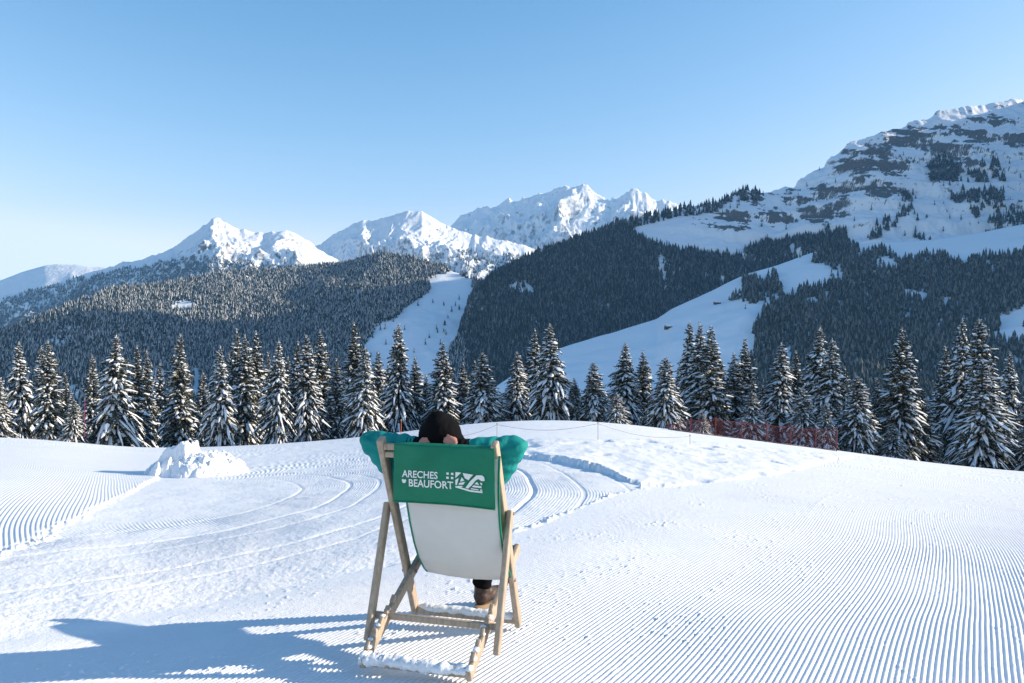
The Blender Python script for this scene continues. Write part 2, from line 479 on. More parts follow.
# ================================================================== MOUNTAINS
class Mountain:
    def __init__(s, name, label, sky_pts, dr_pts, df_pts, zf, material, px0, px1, ncol, nrow, noise_fn, prof=1.0, rock_fn=None, back=0.35, cat='mountain'):
        px = np.linspace(px0, px1, ncol)
        k = np.array(sky_pts, float)
        ys = np.interp(px, k[:, 0], k[:, 1])
        dr = np.interp(px, *np.array(dr_pts, float).T); df = np.interp(px, *np.array(df_pts, float).T)
        # beyond the frame the crest is a smooth curve
        nk = max(5, int(150 / (px[1] - px[0]))) | 1
        kk = np.hanning(nk); kk /= kk.sum()
        wt = sstep(1045, 1120, px)
        sm = lambda v: v * (1 - wt) + np.convolve(np.pad(v, nk // 2, 'edge'), kk, 'valid') * wt
        ys, dr, df = sm(ys), sm(dr), sm(df)
        zr = CZ + (CY - ys) / F * dr
        sv = np.concatenate([np.linspace(0, 1, nrow), 1 + np.linspace(0, back, max(6, nrow // 8))[1:]])
        S, PX = np.meshgrid(sv, px, indexing='ij')
        DR = dr[None, :]; DF = df[None, :]
        Y = DF + (DR - DF) * S
        X = (PX - CX) / F * Y
        up = np.clip(S, 0, 1) ** prof
        Z = zf + (zr[None, :] - zf) * up
        over = np.maximum(0, S - 1)
        Z = Z - over * (DR - DF) * 0.75
        dz = noise_fn(X, Y, S, Z, PX)
        # keep the drawn skyline where it is: noise is centred on the crest line
        Z = Z + dz
        s.P = np.stack([X, Y, Z], -1)
        s.S, s.PXg = S, PX
        s.ppx = CX + F * X / Y; s.ppy = CY - (Z - CZ) * F / Y
        gx = np.gradient(Z, axis=1) / np.maximum(np.abs(np.gradient(X, axis=1)), 1e-3)
        gy = np.gradient(Z, axis=0) / np.maximum(np.abs(np.gradient(Y, axis=0)), 1e-3)
        s.slope = np.hypot(gx, gy)
        rock = np.zeros_like(Z) if rock_fn is None else rock_fn(s, X, Y, Z)
        s.o = link(name, grid_mesh(name, s.P, {'rock': rock}), None, [material])
        tag(s.o, label, cat, kind='structure')
    def at(s, px, py):
        n = (s.S <= 1.0)
        d = (s.ppx - px) ** 2 + (s.ppy - py) ** 2 + (~n) * 1e9
        i = np.unravel_index(np.argmin(d), d.shape)
        return s.P[i]
    def scatter(s, n, seed, keep):
        """points spread evenly over the slope; keep(px, py, X, Y) -> probability"""
        r = np.random.default_rng(seed)
        A = s.P
        e1 = A[1:, :-1] - A[:-1, :-1]; e2 = A[:-1, 1:] - A[:-1, :-1]
        ar = np.abs(e1[..., 0] * e2[..., 1] - e1[..., 1] * e2[..., 0]) * (s.S[:-1, :-1] < 1.02)
        pr = (ar / ar.sum()).ravel()
        c = r.choice(len(pr), n, p=pr)
        i, j = np.unravel_index(c, ar.shape)
        a = r.random((n, 1)); b = r.random((n, 1))
        P = A[i, j] * (1 - a) * (1 - b) + A[i + 1, j] * a * (1 - b) + A[i, j + 1] * (1 - a) * b + A[i + 1, j + 1] * a * b
        px = CX + F * P[:, 0] / P[:, 1]; py = CY - (P[:, 2] - CZ) * F / P[:, 1]
        k = r.random(n) < keep(px, py, P[:, 0], P[:, 1])
        return P[k]

def inpoly(px, py, poly):
    poly = np.array(poly, float); n = len(poly)
    r = np.zeros(px.shape, bool)
    j = n - 1
    for i in range(n):
        xi, yi = poly[i]; xj, yj = poly[j]
        c = ((yi > py) != (yj > py)) & (px < (xj - xi) * (py - yi) / (yj - yi + 1e-9) + xi)
        r ^= c
        j = i
    return r

M['mt_far'] = mountain_mat('far_mountain', rock0=(0.07, 0.075, 0.085), rock1=(0.17, 0.17, 0.17), s1=0.012, s2=0.022, bs=0.8, bd=22)
M['mt_mid'] = mountain_mat('mid_mountain', rock0=(0.05, 0.055, 0.06), rock1=(0.13, 0.13, 0.125), s1=0.016, s2=0.045, bs=0.7, bd=12)
M['mt_near'] = mountain_mat('near_mountain', rock0=(0.05, 0.052, 0.055), rock1=(0.19, 0.18, 0.165), s1=0.03, s2=0.13, bs=0.8, bd=5, soft=0.07)
M['hill'] = mountain_mat('hill_snow', rock0=(0.03, 0.035, 0.03), rock1=(0.08, 0.075, 0.06), s1=0.03, s2=0.08, bs=0.35, bd=3)

def slope_rock(lo, hi, amt=1.0):
    return lambda s, X, Y, Z: amt * sstep(lo, hi, s.slope)

def mk_noise(lam, amp, seed, stretch=2.2, crest=0.35, octv=6):
    def f(X, Y, S, Z, PX):
        env = sstep(0.0, 0.25, S) * (crest + (1 - crest) * (1 - sstep(0.75, 1.0, S)) )
        wx = X + lam * 0.35 * fbm(X / lam, Y / lam, 2, seed + 5)
        return amp * env * (ridged(wx / lam, Y / (lam * stretch), octv, seed, 0.58) - 0.25)
    return f

def peak_rock(s, X, Y, Z):
    scrub = (1 - sstep(185, 214, s.ppx)) * sstep(0, 14, s.ppy - np.interp(s.ppx, [0, 53, 114, 176, 211], [301, 282, 268, 246, 222])) + 0.8 * sstep(212, 240, s.ppx) * sstep(258, 275, s.ppy)
    return 0.52 * sstep(0.85, 1.9, s.slope) + 0.34 * scrub * (0.75 + 0.8 * fbm(X / 60, Y / 160, 4, 35))
# far massif
massif = Mountain('mountain', 'high bright snow massif at the back with rocky summits', [(330, 300), (400, 262), (447, 229), (456, 222), (479, 209), (490, 213), (506, 204), (520, 206), (542, 195), (553, 190), (561, 188), (581, 189), (597, 195), (610, 202), (633, 193), (647, 197), (658, 206), (669, 204), (680, 211), (720, 222), (800, 250)],
    [(330, 5200), (800, 5200)], [(330, 3700), (800, 3700)], -420, M['mt_far'], 340, 800, 560, 230,
    mk_noise(320, 205, 3, 1.3, 0.36, 7), 1.25, slope_rock(1.1, 2.3, 0.50), 0.3)
leftwhite = Mountain('mountain', 'low smooth white ridge at the far left of the skyline', [(-400, 310), (-60, 292), (0, 280), (20, 272), (45, 265), (70, 264), (105, 268), (140, 272), (180, 282), (260, 300)],
    [(-400, 4600), (260, 4600)], [(-400, 3400), (260, 3400)], -400, M['mt_far'], -300, 260, 200, 80,
    mk_noise(600, 100, 13, 1.6, 0.2, 6), 1.1, slope_rock(0.9, 1.7, 0.5), 0.3)
midwhite = Mountain('mountain', 'broad rounded snow mountain in front of the high massif', [(200, 300), (280, 265), (320, 245), (338, 233), (363, 219), (379, 220), (399, 215), (422, 214), (438, 222), (456, 229), (479, 236), (511, 245), (542, 255), (580, 275), (640, 300)],
    [(200, 3900), (640, 3800)], [(200, 2600), (640, 2600)], -400, M['mt_mid'], 200, 640, 520, 220,
    mk_noise(300, 130, 23, 1.5, 0.28, 7), 1.1, slope_rock(0.9, 2.0, 0.50), 0.3)
leftpeak = Mountain('mountain', 'pointed snow peak on the left above the wooded hill', [(-400, 360), (-100, 322), (0, 301), (53, 282), (114, 268), (145, 259), (176, 246), (189, 235), (202, 224), (211, 220), (220, 223), (239, 234), (264, 235), (286, 233), (303, 239), (321, 250), (340, 263), (380, 285), (440, 310)],
    [(-400, 3000), (440, 3200)], [(-400, 1950), (440, 2050)], -400, M['mt_mid'], -350, 440, 760, 230,
    mk_noise(265, 122, 31, 1.4, 0.28, 7), 1.05, peak_rock, 0.3)

# right mountain, its near spur and the left hill
BIG = [(400, 420), (440, 380), (454, 352), (459, 338), (461, 326), (467, 316), (468, 306), (475, 295), (485, 288), (493, 279), (501, 277), (547, 256), (592, 238), (638, 220), (662, 214), (680, 211), (715, 206), (734, 196), (771, 193), (797, 184), (824, 169), (846, 150), (872, 137), (910, 126), (940, 116), (977, 110), (1024, 105), (1090, 75), (1150, 30), (1250, -60), (1370, -165), (1480, -170), (1600, -20), (1750, 150), (2000, 320)]  # crest beyond the right edge is unseen, raised to throw shade on the slopes
CLIFFS = [(752, 198, 20, 6), (735, 220, 18, 10), (775, 215, 14, 8), (797, 197, 13, 7), (833, 190, 22, 8), (815, 215, 15, 9), (845, 209, 12, 6), (882, 190, 21, 7), (862, 177, 7, 3), (868, 165, 30, 8), (866, 151, 24, 6), (896, 167, 14, 9), (905, 140, 22, 7), (936, 147, 17, 6), (973, 141, 12, 6), (1016, 140, 13, 8), (955, 130, 22, 4), (912, 131, 15, 4), (990, 120, 22, 4), (890, 132, 12, 3), (940, 172, 14, 8), (700, 222, 10, 4), (960, 160, 14, 6)]
def cliff_field(px, py):
    v = np.zeros(px.shape)
    wx = 22 * fbm(px / 22, py / 12, 4, 201, 0.6); wy = 9 * fbm(px / 16, py / 9, 4, 202, 0.6)
    for cx, cy, rx, ry in CLIFFS:
        d = np.hypot((px + wx - cx) / (rx * 1.4), (py + wy - cy) / (ry * 1.35))
        v = np.maximum(v, 1 - sstep(0.55, 1.15, d))
    return v
def big_noise(X, Y, S, Z, PX):
    env = sstep(0, 0.2, S) * (0.25 + 0.75 * (1 - sstep(0.8, 1.0, S)))
    n = 60 * env * (1 - 0.6 * sstep(560, 640, PX) * (1 - sstep(740, 840, PX))) * (ridged(X / 330, Y / 480, 6, 41) - 0.2)
    n = n + 9 * sstep(690, 760, PX) * sstep(0.6, 1.0, S) * (ridged(X / 70, Y / 260, 4, 48) - 0.3)
    right = sstep(640, 760, PX)
    # ledges: the slope climbs in steps
    q = 48.0
    zz = Z + n + 45 * fbm(X / 200, Y / 200, 4, 47)
    fr = zz / q - np.floor(zz / q)
    step = (sstep(0.25, 0.55, fr) - fr) * q
    n = n + 0.40 * right * np.maximum(env, 0.5 * sstep(0.2, 0.5, S)) * step + (5 + 4 * right) * np.maximum(env, 0.55 * sstep(0.3, 0.6, S)) * fbm(X / 45, Z / 22, 5, 49, 0.6)
    return n
def big_rock(s, X, Y, Z):
    c = cliff_field(s.ppx, s.ppy)
    strata = fbm(X / 150 + Y / 190, Z / 11, 5, 205, 0.62)
    fine = fbm(X / 22 + Y / 30, Z / 9, 4, 207, 0.65)
    zone = sstep(690, 730, s.ppx) * (1 - sstep(222, 246, s.ppy))
    upper = zone * sstep(0.05, 0.35, fbm(X / 230, Z / 60, 3, 209) + 0.12)
    c = c * sstep(-0.22, 0.18, fbm(s.ppx / 30, s.ppy / 3.6, 4, 215, 0.65) + 0.22 * (c - 0.5)) * (0.35 + 0.65 * sstep(-0.45, 0.0, fbm(s.ppx / 7, s.ppy / 24, 3, 217)))
    return np.clip(0.62 * c * (1 + 0.9 * strata) + 0.55 * np.maximum(0, strata) * (0.35 * zone + 0.9 * upper) + 0.55 * fine * (0.6 * zone + c) + (0.13 + 0.09 * sstep(205, 150, s.ppy) * sstep(800, 860, s.ppx)) * zone + 0.20 * zone * sstep(0.95, 1.9, s.slope), 0, 1.2)
big = Mountain('mountain', 'large shaded mountain on the right with dark rock bands', BIG,
    [(400, 1400), (600, 1520), (680, 1620), (850, 1800), (1024, 1900), (1150, 1650), (1300, 1400), (1450, 1300), (1700, 1250), (2000, 1200)],
    [(400, 850), (700, 1100), (1024, 1150), (1150, 900), (1300, 700), (2000, 550)], -230, M['mt_near'], 400, 2000, 1300, 330,
    big_noise, 0.8, big_rock, 0.4)

SPUR = [(380, 470), (455, 415), (500, 383), (530, 364), (563, 348), (618, 331), (657, 318), (671, 308), (706, 293), (747, 275), (780, 265), (812, 253), (850, 245), (880, 243), (930, 240), (980, 232), (1024, 224), (1200, 180), (1500, 160), (1800, 260)]
def spur_noise(X, Y, S, Z, PX):
    env = sstep(0, 0.2, S) * (0.2 + 0.8 * (1 - sstep(0.7, 1.0, S)))
    return env * (22 * (fbm(X / 200, Y / 260, 4, 51)) + 3.0 * fbm(X / 30, Y / 30, 3, 53))
spur = Mountain('hill', 'snowy spur sloping down to the left below the rock bands', SPUR,
    [(380, 900), (560, 1050), (850, 1250), (1024, 1250), (1800, 1200)], [(380, 500), (1800, 560)], -150, M['hill'], 380, 1800, 700, 150,
    spur_noise, 0.95, None, 0.5, 'hill')

LHILL = [(-500, 430), (-200, 385), (0, 336), (44, 318), (88, 296), (110, 290), (176, 284), (220, 275), (264, 274), (308, 270), (340, 267), (365, 259), (384, 255), (411, 259), (438, 267), (456, 273), (474, 280), (520, 300), (600, 345)]
def lh_noise(X, Y, S, Z, PX):
    env = sstep(0, 0.2, S) * (0.25 + 0.75 * (1 - sstep(0.7, 1.0, S)))
    return env * (38 * (1 - 0.75 * sstep(330, 390, PX)) * (ridged(X / 300, Y / 520, 4, 61) - 0.3) + 3 * fbm(X / 40, Y / 40, 3, 63))
lhill = Mountain('hill', 'wooded hill on the left below the pointed snow peak', LHILL,
    [(-500, 1000), (-200, 1100), (0, 1250), (100, 1420), (200, 1750), (300, 1900), (400, 1800), (474, 1620), (600, 1550)], [(-500, 600), (600, 800)], -210, M['hill'], -450, 600, 560, 190,
    lh_noise, 0.95, None, 0.5, 'hill')

# ------------------------------------------------------------------ far woods
def tree_template(seed, tiers=3, sides=6, snow=0.4):
    r = random.Random(seed)
    V, Fc, mi = [], [], []
    for k in range(tiers):
        z0 = 0.06 + 0.80 * k / tiers; z1 = min(1.0, z0 + 1.45 / tiers)
        rad = 0.5 * (1 - 0.88 * k / tiers) ** 0.9
        i0 = len(V)
        a0 = r.random() * 6
        for j in range(sides):
            a = a0 + 2 * math.pi * j / sides
            q = rad * r.uniform(0.65, 1.15)
            V.append((q * math.cos(a), q * math.sin(a), z0 + r.uniform(-0.03, 0.03)))
        V.append((0, 0, z1))
        for j in range(sides):
            Fc.append((i0 + j, i0 + (j + 1) % sides, i0 + sides)); mi.append(1 if r.random() < snow else 0)
    return np.array(V), np.array(Fc), np.array(mi)

def forest(name, label, P, hmin, hmax, wr, snow, seed, m2='fsnow'):
    r = np.random.default_rng(seed)
    Vs, Fs, Ms = [], [], []
    off = 0
    nT = 5
    which = r.integers(0, nT, len(P))
    for k in range(nT):
        T, Fc, mi = tree_template(seed * 10 + k, 3, 6, snow)
        Q = P[which == k]
        n = len(Q)
        if n == 0: continue
        h = r.uniform(hmin, hmax, n) * r.choice([1, 1, 1, 0.75, 1.15], n); wd = h * wr * r.uniform(0.8, 1.25, n); a = r.uniform(0, 6.28, n)
        ca, sa = np.cos(a)[:, None], np.sin(a)[:, None]
        x = (T[:, 0] * ca - T[:, 1] * sa) * wd[:, None] + Q[:, 0:1]
        y = (T[:, 0] * sa + T[:, 1] * ca) * wd[:, None] + Q[:, 1:2]
        z = T[None, :, 2] * h[:, None] + Q[:, 2:3] - 0.5
        Vs.append(np.stack([x, y, z], -1).reshape(-1, 3))
        Fs.append((Fc[None] + (np.arange(n) * len(T))[:, None, None] + off).reshape(-1, 3))
        Ms.append(np.tile(mi, n))
        off += n * len(T)
    me = raw_mesh(name, np.concatenate(Vs), [np.concatenate(Fs)], np.concatenate(Ms))
    o = link(name, me, None, [M['fneedle'], M[m2]])
    return tag(o, label, 'forest', kind='stuff')

CLEAR = [[(428, 278), (450, 272), (474, 279), (468, 320), (452, 350), (446, 410), (372, 410), (364, 345), (380, 325), (404, 312), (428, 292)]]
CLEAR_SMALL = [[(150, 369), (167, 371), (164, 392), (158, 425), (150, 425), (153, 395)], [(192, 369), (201, 372), (199, 400), (192, 398)], [(170, 305), (192, 300), (196, 306), (175, 312)]]
def keep_l(px, py, X, Y):
    k = np.ones(px.shape)
    wx = px + 5 * fbm(px / 20, py / 20, 2, 1); wy = py + 4 * fbm(px / 15, py / 15, 2, 2)
    for c in CLEAR: k[inpoly(wx, wy, c)] = 0.003
    for c in CLEAR_SMALL: k[inpoly(wx, wy, c)] = 0.02
    k *= np.where(fbm(X / 90, Y / 90, 3, 5) > 0.33, 0.35, 1)
    k[(px < -120) | (px > 520)] = 0
    return k
forest('forest', 'frosted conifer forest covering the wooded hill on the left', lhill.scatter(95000, 1, keep_l), 8.5, 14.5, 0.42, 0.27, 3)

def spur_top(px): return np.interp(px, *np.array(SPUR, float).T)
M6TOP = [(440, 200), (596, 200), (622, 226), (640, 238), (659, 247), (689, 253), (720, 256), (737, 255), (764, 244), (805, 239), (829, 231), (846, 232), (852, 260), (800, 300), (600, 420), (400, 460), (400, 300)]
M7P = [[(858, 238), (890, 222), (903, 200), (910, 188), (918, 192), (910, 212), (896, 228), (884, 238)], [(929, 184), (932, 160), (950, 152), (960, 170), (956, 185)], [(970, 184), (972, 168), (996, 164), (1001, 182)], [(951, 212), (952, 190), (964, 184), (967, 208)], [(970, 216), (972, 195), (1000, 189), (1007, 212)], [(984, 242), (988, 222), (1030, 205), (1200, 190), (1400, 200), (1400, 260), (1024, 262)], [(905, 262), (915, 225), (925, 222), (930, 262)]]
def keep_big(px, py, X, Y):
    wx = px + 5 * fbm(px / 20, py / 20, 3, 11); wy = py + 4 * fbm(px / 16, py / 16, 3, 12)
    k = np.zeros(px.shape)
    k[inpoly(wx, wy, M6TOP)] = 1
    vx = px + 26 * fbm(px / 26, py / 18, 4, 13, 0.65); vy = py + 14 * fbm(px / 20, py / 14, 4, 14, 0.65)
    hole = fbm(X / 60, Y / 130, 3, 15)
    k *= np.where(hole > 0.36, 0.06, 1)
    for c in M7P: k = np.maximum(k, inpoly(vx, vy, c) * 0.42 * sstep(-0.5, 0.3, fbm(X / 30, Y / 30, 2, 17)))
    k[(py > spur_top(px) + 12)] = 0
    # thin scrub along the crest and between the rock bands
    k = np.maximum(k, ((py < np.interp(px, *np.array(BIG, float).T) + 7) & (px > 590) & (px < 760)) * np.interp(px, [600, 660, 760], [0.6, 0.22, 0.14]))
    k[(px > 1500)] = 0
    return k
forest('forest', 'dark shaded conifer forest filling the slope in the middle', big.scatter(190000, 2, keep_big), 8, 18, 0.46, 0.42, 5, 'ffrost_haze')

SPF = [[(752, 345), (757, 322), (768, 305), (783, 297), (800, 292), (825, 288), (838, 280), (846, 262), (866, 255), (884, 250), (900, 263), (930, 255), (960, 262), (1024, 255), (1500, 230), (1800, 300), (1800, 560), (700, 560), (735, 420)],
       [(735, 300), (745, 282), (775, 276), (782, 294), (752, 306)], [(812, 262), (824, 246), (848, 243), (860, 250), (850, 262), (830, 268)]]
SPC = [[(994, 342), (1000, 318), (1030, 304), (1080, 300), (1080, 345)], [(905, 296), (920, 289), (930, 296), (916, 304)], [(870, 262), (890, 256), (902, 268), (884, 272)], [(940, 306), (950, 300), (960, 305), (948, 312)], [(800, 300), (812, 296), (822, 304), (808, 310)]]
def keep_sp(px, py, X, Y):
    wx = px + 15 * fbm(px / 24, py / 18, 4, 21, 0.65); wy = py + 9 * fbm(px / 18, py / 14, 4, 22, 0.65)
    k = np.zeros(px.shape)
    for c in SPF: k[inpoly(wx, wy, c)] = 1
    for c in SPC: k[inpoly(wx, wy, c)] = 0.05
    k *= np.where(fbm(X / 45, Y / 60, 3, 25) > 0.38, 0.1, 1)
    k[px > 1760] = 0
    return k
forest('forest', 'dark blue conifer forest on the right below the snow spur', spur.scatter(70000, 3, keep_sp), 7, 15.5, 0.46, 0.42, 7, 'ffrost_haze')

def keep_pk(px, py, X, Y):
    top = np.interp(px, [-300, 0, 60, 120, 170, 200, 260, 330, 400], [330, 300, 283, 270, 262, 258, 264, 270, 278])
    return np.where(py > top + 5 * fbm(px / 12, py / 12, 3, 31), 0.8, 0.0) * np.where(fbm(X / 90, Y / 160, 3, 33) > 0.22, 0.25, 1)
forest('forest', 'grey frosted woodland on the lower flank of the pointed peak', leftpeak.scatter(70000, 4, keep_pk), 9, 15, 0.5, 0.36, 9)
def keep_mw(px, py, X, Y):
    return np.where(py > np.interp(px, [200, 420, 470, 520, 560], [262, 262, 250, 256, 262]) + 4 * fbm(px / 9, py / 9, 3, 35), 0.6, 0.0)
forest('forest', 'thin dark woodland at the foot of the rounded snow mountain', midwhite.scatter(16000, 5, keep_mw), 14, 24, 0.5, 0.4, 13)

# lone firs one can tell apart on the open snow
ft, ff, fm = tree_template(99, 5, 8, 0.2)
fir_me = raw_mesh('fir_tree', ft * np.array([4.2, 4.2, 11.5]), [ff], fm)
for q in (M['fneedle'], M['fsnow']): fir_me.materials.append(q)
def lone(P, label, group, r):
    for x, y, z in P:
        o = bpy.data.objects.new('fir_tree', fir_me)
        COL.objects.link(o)
        o.location = (x, y, z - 0.4); o.rotation_euler = (0, 0, r.uniform(0, 6.28))
        k = r.uniform(0.6, 1.1); o.scale = (k * r.uniform(0.85, 1.15),) * 2 + (k,)
        tag(o, label, 'tree', group)
rr_ = random.Random(5)
def keep_l1(px, py, X, Y):
    k = ((px > 690) & (px < 870) & (py > 245) & (py < 312)).astype(float)
    for c in SPF: k[inpoly(px, py, c)] = 0
    return k * np.clip((px - 690) / 120, 0.1, 1) * 0.5
P = spur.scatter(1400, 41, keep_l1)[:46]
lone(P, 'small dark fir standing alone on the shaded snow spur', 'lone firs on the snow spur', rr_)
def keep_l2(px, py, X, Y):
    k = ((px > 690) & (px < 1022) & (py > 150) & (py < 245)).astype(float)
    k[inpoly(px, py, M6TOP)] = 0
    k[py > spur_top(px) - 4] = 0
    return k * 0.5
P = big.scatter(3500, 42, keep_l2)[:80]
lone(P, 'tiny dark fir among the rock bands of the shaded mountain', 'lone firs among the rock bands', rr_)
CLP = np.array([(372, 338), (380, 330), (394, 322), (398, 318), (437, 330), (452, 312), (455, 306), (459, 300), (448, 318), (446, 334), (441, 344), (425, 345), (414, 352), (405, 330), (386, 344), (433, 303)], float)
lone([lhill.at(a, b) for a, b in CLP], 'small dark fir standing alone in the shaded snow clearing', 'lone firs in the snow clearing', rr_)

# mountain huts
def hut(px, py, s, rz, label):
    x, y, z = spur.at(px, py)
    o = empty('mountain_hut', (x, y, z - 0.3), rz)
    tag(o, label, 'hut', 'huts on the snow spur')
    a = MB(); a.bar((0, 0, -2.0), (0, 0, 2.4), 9 * s, 6.5 * s, bev=0); a.build('wall', M['hutwood'], o, False)
    bm = bmesh.new()
    L, W, h = 5.4 * s, 4.3 * s, 2.2 * s
    v = [bm.verts.new(c) for c in ((-L, -W, 2.3), (L, -W, 2.3), (L, 0, 2.3 + h), (-L, 0, 2.3 + h), (-L, W, 2.3), (L, W, 2.3),
                                   (-L, -W, 2.9), (L, -W, 2.9), (L, 0, 3.0 + h), (-L, 0, 3.0 + h), (-L, W, 2.9), (L, W, 2.9))]
    for f in ((6, 7, 8, 9), (9, 8, 11, 10), (0, 3, 2, 1), (3, 4, 5, 2), (0, 1, 7, 6), (4, 10, 11, 5), (0, 6, 9, 3), (3, 9, 10, 4), (1, 2, 8, 7), (2, 5, 11, 8)):
        bm.faces.new([v[i] for i in f])
    me = bpy.data.meshes.new('roof'); bm.to_mesh(me); bm.free()
    link('roof', me, o, [M['tsnow']])
hut(668, 328, 1.0, 0.3, 'dark timber hut with snowy roof lowest down the snow spur')
hut(717, 304, 0.9, 0.2, 'small dark timber hut in the middle of the snow spur')
hut(739, 297, 1.0, 0.1, 'dark timber hut beside the small group of firs on the spur')
hut(753, 276, 0.9, 0.4, 'highest timber hut, on the crest of the snow spur by the forest edge')

# ================================================================== THE SPRUCES
def spruce_meshes(seed, rad=0.17, droop=0.5, ragged=0.25, lean=0.0, snow=0.8):
    """a spruce of height 1: trunk mesh, crown mesh of drooping boughs with snow lying on them"""
    r = random.Random(seed)
    V, Q, T, mq, mt = [], [], [], [], []
    nw = 50
    bulge = [r.uniform(0.78, 1.18) for _ in range(9)]
    side = [r.uniform(0.8, 1.2) for _ in range(6)]
    for k in range(nw):
        h = 0.05 + 0.935 * (k / (nw - 1)) ** 0.92
        prof = min(1.0, (1 - h) ** 0.66 * 1.08) * (0.80 + 0.20 * min(1, h / 0.25))
        b = bulge[min(8, int(h * 9))]
        nb = 14 if h < 0.5 else (9 if h < 0.8 else 6)
        a0 = r.random() * 6.28
        for j in range(nb):
            if r.random() < 0.10: continue
            a = a0 + 6.283 * j / nb + r.uniform(-0.3, 0.3)
            L = rad * prof * b * side[int(a / 6.283 * 6) % 6] * r.uniform(0.55, 1 + ragged * 0.8)
            if h > 0.95: L = max(L, 0.010)
            L = max(L, 0.012)
            ca, sa = math.cos(a), math.sin(a)
            dr = droop * r.uniform(0.55, 1.45) * (1.05 - 0.70 * h)
            up = 0.16 + 0.42 * h
            n = 6
            W = min(0.0165, L * 0.30) * r.uniform(0.55, 1.4); bend = r.uniform(-0.5, 0.5)
            base = len(V)
            sn = r.random() < min(0.97, snow + 0.12)
            hb = h + r.uniform(-0.012, 0.012)
            cen = []
            for i in range(n):
                t = i / (n - 1)
                q = L * (0.04 + 0.96 * t)
                z = hb + L * (up * t - dr * t ** 2.3 * 1.35 + 0.06 * t ** 6)
                wv = W * (0.30 + 1.25 * t * (1.35 - t)) * r.uniform(0.6, 1.3) * (1 if i < n - 1 else 0.30)
                jx = r.uniform(-1, 1) * W * 0.3 + bend * L * t * t * 0.5
                cx_, cy_ = ca * q - sa * jx, sa * q + ca * jx
                ed = wv * r.uniform(0.5, 1.1)
                V.append((cx_ - sa * wv, cy_ + ca * wv, z - ed)); V.append((cx_, cy_, z)); V.append((cx_ + sa * wv, cy_ - ca * wv, z - wv * r.uniform(0.5, 1.1)))
                cen.append((cx_, cy_, z, wv))
            for i in range(n - 1):
                p = base + 3 * i
                Q.append((p, p + 1, p + 4, p + 3)); Q.append((p + 1, p + 2, p + 5, p + 4)); mq += [0, 0]
            # hanging twigs along both edges and under the tip
            for i in range(1, n):
                for sd in (0, 2):
                    if r.random() < 0.2: continue
                    p = base + 3 * i + sd; p2 = base + 3 * (i - 1) + sd
                    x, y, z = V[p]
                    hl = r.uniform(0.010, 0.030) * (0.35 + 0.65 * (1 - h))
                    V.append((x + ca * hl * 0.25 + r.uniform(-.004, .004), y + sa * hl * 0.25 + r.uniform(-.004, .004), z - hl))
                    T.append((p, p2, len(V) - 1)); mt.append(0)
            # snow pillows on the upper side
            if sn:
                i0 = 1 if r.random() < 0.6 else 2
                sb = len(V); cnt = 0
                for i in range(i0, n):
                    x, y, z, wv = cen[i]
                    f = r.uniform(0.55, 1.05) * (0.75 if i in (i0,) else 1)
                    th = wv * r.uniform(0.18, 0.42) + 0.0012
                    V.append((x - sa * wv * f, y + ca * wv * f, z - wv * f * 0.55 + 0.0012)); V.append((x, y, z + th)); V.append((x + sa * wv * f, y - ca * wv * f, z - wv * f * 0.55 + 0.0012))
                    cnt += 1
                x, y, z, wv = cen[-1]
                V.append((x + ca * 0.004, y + sa * 0.004, z - 0.004))
                for i in range(cnt - 1):
                    if r.random() < 0.30: continue
                    p = sb + 3 * i
                    Q.append((p, p + 1, p + 4, p + 3)); Q.append((p + 1, p + 2, p + 5, p + 4)); mq += [1, 1]
                p = sb + 3 * (cnt - 1)
                T.append((p, p + 1, len(V) - 1)); T.append((p + 1, p + 2, len(V) - 1)); mt += [1, 1]
    # leader
    b0 = len(V)
    for j in range(5): V.append((0.005 * math.cos(j * 1.257), 0.005 * math.sin(j * 1.257), 0.965))
    V.append((0, 0, 1.0))
    for j in range(5): T.append((b0 + j, b0 + (j + 1) % 5, b0 + 5)); mt.append(1)
    V = np.array(V)
    V[:, 0] += lean * V[:, 2] ** 2
    crown = raw_mesh('crown', V, [np.array(Q), np.array(T)], mq + mt, np.array([m == 1 for m in mq + mt]))
    for q in (M['needle'], M['tsnow']): crown.materials.append(q)
    tb = MB()
    tb.tube([(0, 0, -0.06), (0.001, 0, 0.1), (lean * .16, 0.002, 0.4), (lean * .5, 0, 0.7), (lean * .92, 0, 0.97)], [0.017, 0.0135, 0.010, 0.006, 0.002], 9)
    o = tb.build('trunk', M['bark'])
    tr = o.data; bpy.data.objects.remove(o)
    return crown, tr

KINDS = [spruce_meshes(100 + i, rad, dp, rg, ln, sn) for i, (rad, dp, rg, ln, sn) in enumerate(
    [(0.165, 0.55, 0.22, 0.0, 0.70), (0.19, 0.75, 0.30, 0.01, 0.85), (0.14, 0.5, 0.22, -0.01, 0.65), (0.20, 0.6, 0.25, 0.0, 0.85),
     (0.16, 0.85, 0.35, 0.015, 0.9), (0.155, 0.5, 0.3, 0.0, 0.55), (0.24, 0.65, 0.22, 0.0, 0.9), (0.22, 0.7, 0.28, -0.01, 0.85)])]
KRAD = [0.150, 0.17, 0.128, 0.18, 0.146, 0.142, 0.215, 0.2]

